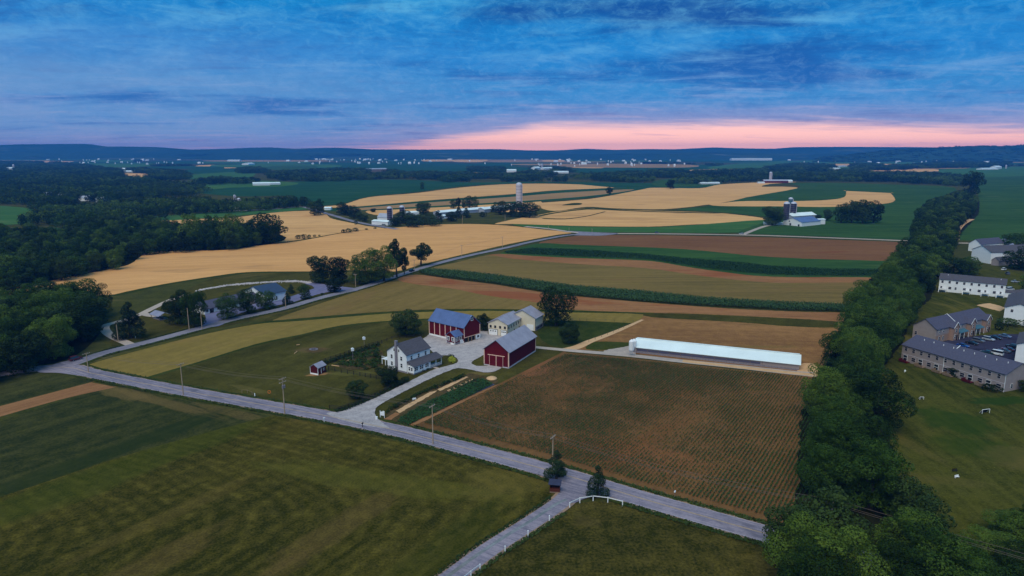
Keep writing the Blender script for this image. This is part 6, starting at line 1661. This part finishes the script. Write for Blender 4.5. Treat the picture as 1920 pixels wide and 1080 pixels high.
# --- cars
M['tyre'] = simple('tyre', (.012, .012, .013, 1)); M['rim'] = simple('rim', (.35, .35, .38, 1), rough=.3, metal=.6); M['carglass'] = simple('car_glass', (.01, .012, .02, 1), rough=.08, spec=.8)
def paint(name, c): return simple(name, c, rough=.25, spec=.6, var=.03)
def car(px, py, rot, label, col, kind='car', z=zr + .02, world=None):
    g = G(px, py) if world is None else world
    t = empty('parked_car' if kind != 'van' else 'parked_van', (g.x, g.y, z), rot, label, 'car' if kind != 'van' else 'van')
    if kind == 'van': low = [(-2.5, .35), (2.5, .35), (2.55, .9), (1.9, 1.15), (-2.5, 1.15)]; top = [(-2.45, 1.15), (1.75, 1.15), (1.2, 1.95), (-2.35, 2.0)]; L = 2.5
    elif kind == 'suv': low = [(-2.25, .35), (2.25, .35), (2.3, .85), (1.25, 1.02), (-2.25, 1.05)]; top = [(-2.2, 1.05), (1.1, 1.02), (.55, 1.65), (-2.0, 1.68)]; L = 2.25
    else: low = [(-2.25, .32), (2.25, .3), (2.28, .68), (1.1, .88), (-1.5, .92), (-2.27, .85)]; top = [(-1.55, .9), (1.0, .88), (.3, 1.40), (-.95, 1.42)]; L = 2.25
    MB().prism(low, 'y', -.88, .88).build('body', col, t)
    n = len(top); v = [(x, s_ * (.84 if z_ < 1.2 else .66), z_) for s_ in (-1, 1) for x, z_ in top]
    MB().add(v, [tuple(range(n)), tuple(range(2 * n - 1, n - 1, -1))] + [(i, i + n, (i + 1) % n + n, (i + 1) % n) for i in range(n)]).build('cabin', M['carglass'], t)
    x0, x1 = top[3][0] + .05, top[2][0] - .02; zt = top[3][1]
    MB().box(x0, x1, -.68, .68, zt - .01, zt + .05).build('roof_panel', col, t)
    for x in (-L * .62, L * .62):
        for y in (-.82, .82):
            w = MB().tube((x, y - .11, .33), (x, y + .11, .33), .33, n=14).build('wheel', M['tyre'], t)
            MB().tube((x, y - .12, .33), (x, y + .12, .33), .18, n=10).build('rim', M['rim'], w)
    for y in (-.6, .6): MB().box(L - .05, L + .06, y - .2, y + .2, .58, .72).build('headlight', M['graytrim'], t)
    return t
pk = dict(blue=paint('blue_paint', (.01, .06, .28, 1)), dark=paint('black_paint', (.012, .012, .016, 1)), silver=paint('silver_paint', (.4, .42, .45, 1)), bg=paint('steel_blue_paint', (.10, .15, .26, 1)), green=paint('dark_green_paint', (.01, .04, .04, 1)), white=paint('white_paint', (.8, .8, .8, 1)), red=paint('maroon_paint', (.12, .02, .03, 1)), grey=paint('grey_paint', (.13, .13, .15, 1)))
pa = math.atan2((G(1867, 623) - G(1753, 644)).y, (G(1867, 623) - G(1753, 644)).x) - math.pi / 2
for x, y, c, k, l in [(1805, 651, 'blue', 'car', 'blue car parked before the tan brick gables, leftmost of the upper row'), (1822, 646, 'dark', 'car', 'black car right of the blue one in the upper row'), (1834, 642, 'grey', 'suv', 'dark grey car, third of the upper parked row'),
    (1853, 639, 'silver', 'suv', 'silver car, fourth of the upper parked row'), (1866, 636, 'dark', 'car', 'black low car right of the silver one'), (1884, 633, 'bg', 'car', 'steel blue car, rightmost of the upper parked row')]:
    car(x, y, pa + .15, l, pk[c], k)
for x, y, c, k, l in [(1850, 664, 'green', 'car', 'dark green car left of the white van'), (1867, 666, 'white', 'van', 'white van in the lower parked row'), (1882, 661, 'grey', 'car', 'grey car right of the white van'), (1890, 658, 'red', 'car', 'maroon car, fourth of the lower parked row'), (1898, 653, 'dark', 'suv', 'black car at the right of the lower parked row')]:
    car(x, y, pa + math.pi + .2, l, pk[c], k)
car(772, 509.5, ROADB, 'dark car driving up the hill road beside the tree clump', pk['dark'], 'suv'); car(1232, 438, 0, 'small dark car on the cross road above the red soil', pk['grey'], 'suv'); car(1390, 440, 3, 'small silver car at the farm turning of the cross road', pk['silver'], 'suv')
car(142, 676, ROADB, 'pale red car half hidden at the left road junction under the trees', pk['red'], 'suv'); car(1893, 545, .3, 'white van parked behind the right end of the white townhouse row', pk['white'], 'van'); car(1882, 507, .6, 'white car beside the garage of the far townhouses', pk['white'], 'suv')
car(720, 423.5, 0, 'pale vehicle in front of the low white barn by the dark silo', pk['silver'], 'van')

car(1896, 500, .4, 'dark car among the far townhouses, nearest the edge', pk['dark']); car(1889, 515, 1.2, 'grey car on the grass strip below the far townhouses', pk['grey'], 'suv'); car(1903, 530, .2, 'silver car above the white townhouse row end', pk['silver'])
# ================================================================== CROPS (nobody could count these plants)
M['cropleaf'] = leafmat('crop_leaves', (.012, .034, .008, 1), (.026, .056, .014, 1), (.05, .09, .025, 1), .15)
M['cornleaf'] = leafmat('corn_leaves', (.012, .036, .011, 1), (.024, .058, .018, 1), (.055, .105, .035, 1), .15)
M['vegleaf'] = leafmat('vegetable_leaves', (.016, .05, .014, 1), (.04, .10, .03, 1), (.10, .19, .06, 1), .15)
def crop(name, poly_px, rowang, rowgap, plant, h, size, mat, quads=3, z=zr, seed=1, dens=None, hvar=.3, world=None):
    w = world or [tuple(G(x, y)[:2]) for x, y in poly_px]
    rs = np.random.RandomState(seed); ca, sa = math.cos(rowang), math.sin(rowang)
    loc_ = [(p[0] * ca + p[1] * sa, -p[0] * sa + p[1] * ca) for p in w]
    u = np.arange(min(p[0] for p in loc_), max(p[0] for p in loc_), plant); v = np.arange(min(p[1] for p in loc_), max(p[1] for p in loc_), rowgap)
    U, V = np.meshgrid(u, v); U = U.ravel() + rs.normal(size=U.size) * plant * .3; V = V.ravel() + rs.normal(size=V.size) * rowgap * .06
    k = inpoly(U, V, loc_); U, V = U[k], V[k]
    x = U * ca - V * sa; y = U * sa + V * ca
    sc_ = np.ones(len(x))
    if dens:
        d = np.array([dens(a, b) for a, b in zip(x, y)]); kk = rs.rand(len(x)) < d[:, ] ; x, y = x[kk], y[kk]; sc_ = .55 + .55 * d[kk]
    n = len(x); qs = []
    for q in range(quads):
        a = rs.uniform(0, 6.283, n); tilt = rs.uniform(.3, 1.0, n)
        s_ = size * sc_ * rs.uniform(.7, 1.3, n); hh = h * sc_ * rs.uniform(1 - hvar, 1 + hvar, n)
        c = np.stack([x + rs.normal(size=n) * size * .2, y + rs.normal(size=n) * size * .2, z + hh * rs.uniform(.3, .95, n)], 1)
        t = np.stack([np.cos(a), np.sin(a), -np.sin(tilt) * .5], 1); b = np.stack([-np.sin(a) * .7, np.cos(a) * .7, np.cos(tilt) * .6], 1)
        T = t * (s_ * .5)[:, None]; B = b * (s_ * .38)[:, None]
        qs.append(np.stack([c - T, c - B, c + T, c + B], 1).reshape(-1, 3))
    vv = np.vstack(qs); me = quadmesh(name, vv, mat); o = link(bpy.data.objects.new(name, me)); tag(o, kind='stuff')
    print(name, n); return o
def pd(a, b):
    n_ = mnoise.noise(Vector((a / 26., b / 26., 1.5))) + .6 * mnoise.noise(Vector((a / 9., b / 9., 4.)))
    return min(1, max(.45, .8 + n_ * .6 + (130 - b * .5) * .002))
PF = [(792, 794), (1062, 665), (1180, 675), (1380, 696), (1512, 708), (1560, 726), (1548, 990), (1480, 980), (1400, 958), (1300, 932), (1200, 904), (1100, 875), (1000, 845), (900, 820)]
crop('row_crop', PF, ROWA, .95, .28, .42, .38, M['cropleaf'], 3, seed=3, dens=pd)
top_ = [(785, 511), (800, 507), (860, 511), (930, 519), (1000, 529), (1080, 540), (1200, 549), (1313, 561), (1400, 567), (1480, 571), (1600, 575)]
bot_ = [(1600, 586), (1480, 583), (1313, 574), (1200, 566), (1063, 554), (1000, 545), (930, 533), (880, 527), (800, 517)]
crop('corn', top_ + bot_, -.02, .8, .5, 1.9, .7, M['cornleaf'], 5, seed=5)
top_ = [(945, 473), (1000, 466), (1080, 469), (1200, 477), (1280, 485), (1370, 492), (1447, 500), (1560, 506), (1660, 507)]
bot_ = [(1650, 519), (1540, 518), (1447, 516), (1340, 506), (1280, 497), (1213, 487), (1080, 482), (1000, 478), (950, 476)]
crop('corn', top_ + bot_, -.02, 1.2, .7, 1.1, .9, M['cornleaf'], 2, seed=6)
crop('vegetables', [(745, 793), (768, 798), (874, 748), (925, 722), (905, 712), (880, 722), (808, 752), (752, 784)], ROWA, .55, .28, .6, .5, M['vegleaf'], 3, seed=7)
crop('vegetables', [(722, 781), (728, 768), (800, 731), (872, 703), (875, 707), (822, 729), (806, 733), (738, 769)], ROWA, .8, .3, .7, .6, M['leaf'], 3, seed=8, dens=lambda a, b: .5 + .5 * (mnoise.noise(Vector((a / 3., b / 3., 2))) > -.2))
crop('vegetables', [(850, 729), (893, 711), (905, 710), (880, 722), (830, 744)], ROWA, .9, .4, .7, .6, M['cornleaf'], 3, seed=9)
crop('garden_plants', [(628, 685), (655, 668), (705, 652), (716, 662), (716, 684), (690, 690), (660, 690)], .5, 1.15, .35, .8, .65, M['leaf'], 4, seed=10, dens=lambda a, b: .3 + .6 * (mnoise.noise(Vector((a / 3., b / 3., 7))) > -.05))
crop('hedge_plants', [(600, 684), (640, 670), (700, 649), (712, 646), (712, 650), (700, 653), (640, 675), (606, 687)], .5, .7, .5, .9, .8, M['leafdark'], 3, seed=11)
crop('weeds', [(630, 776), (662, 766), (703, 748), (766, 716), (764, 712), (700, 743), (655, 762), (626, 770)], .7, .6, .4, .6, .6, M['leafdark'], 3, seed=12)

# tufts of taller grass that fray the road edges and field margins
KEEPOUT = [[tuple(G(*p)[:2]) for p in q] for q in ([(612, 768), (700, 745), (745, 775), (728, 812), (640, 800)], [(1020, 880), (1110, 890), (1200, 925), (1150, 950), (1040, 965)], [(20, 680), (190, 655), (200, 690), (170, 712), (40, 712)], [(378, 580), (425, 580), (430, 615), (378, 625)], [(615, 540), (680, 535), (680, 560), (615, 562)], [(225, 640), (262, 640), (262, 660), (225, 660)])]
def margin(name, pts, off0, off1, n, seed, mat='edgeleaf', size=.5, h=.35):
    c = [G(*p).to_2d() for p in bez(pts, 8)]; c = [p for p in c if p.y < 420]
    rs = np.random.RandomState(seed); L = len(c) - 1; vs = []
    for k in range(n):
        t = rs.rand() * L; i = int(t); f = t - i; p = c[i].lerp(c[i + 1], f); d = (c[i + 1] - c[i]).normalized()
        o_ = off0 + (off1 - off0) * rs.rand() ** 1.5; p = p + Vector((-d.y, d.x)) * o_
        if not any(inpoly(np.array([p.x]), np.array([p.y]), q)[0] for q in KEEPOUT): vs.append((p.x, p.y))
    n = len(vs)
    P_ = np.array(vs); a = rs.uniform(0, 6.283, n); s_ = size * rs.uniform(.5, 1.4, n)
    c3 = np.column_stack([P_, np.full(n, zr) + h * rs.rand(n) * .5])
    t = np.stack([np.cos(a), np.sin(a), np.zeros(n)], 1); b = np.stack([-np.sin(a) * .6, np.cos(a) * .6, np.full(n, .6)], 1)
    T = t * (s_ * .5)[:, None]; B = b * (s_ * .4)[:, None]
    me = quadmesh(name, np.stack([c3 - T, c3 - B, c3 + T, c3 + B], 1).reshape(-1, 3), M[mat]); tag(link(bpy.data.objects.new(name, me)), kind='stuff')
M['edgeleaf'] = leafmat('verge_leaves', (.02, .04, .01, 1), (.045, .075, .018, 1), (.10, .12, .04, 1), .15)
for sg, sd in ((1, 1), (-1, 2)):
    margin('roadside_grass', ROAD_A, sg * 3.75, sg * 5.6, 5200, sd)
    margin('roadside_grass', ROAD_B, sg * 3.1, sg * 4.6, 2600, sd + 4)
margin('roadside_grass', ROAD_E, 2.7, 3.8, 1500, 9); margin('roadside_grass', ROAD_E, -2.5, -3.6, 1500, 10)
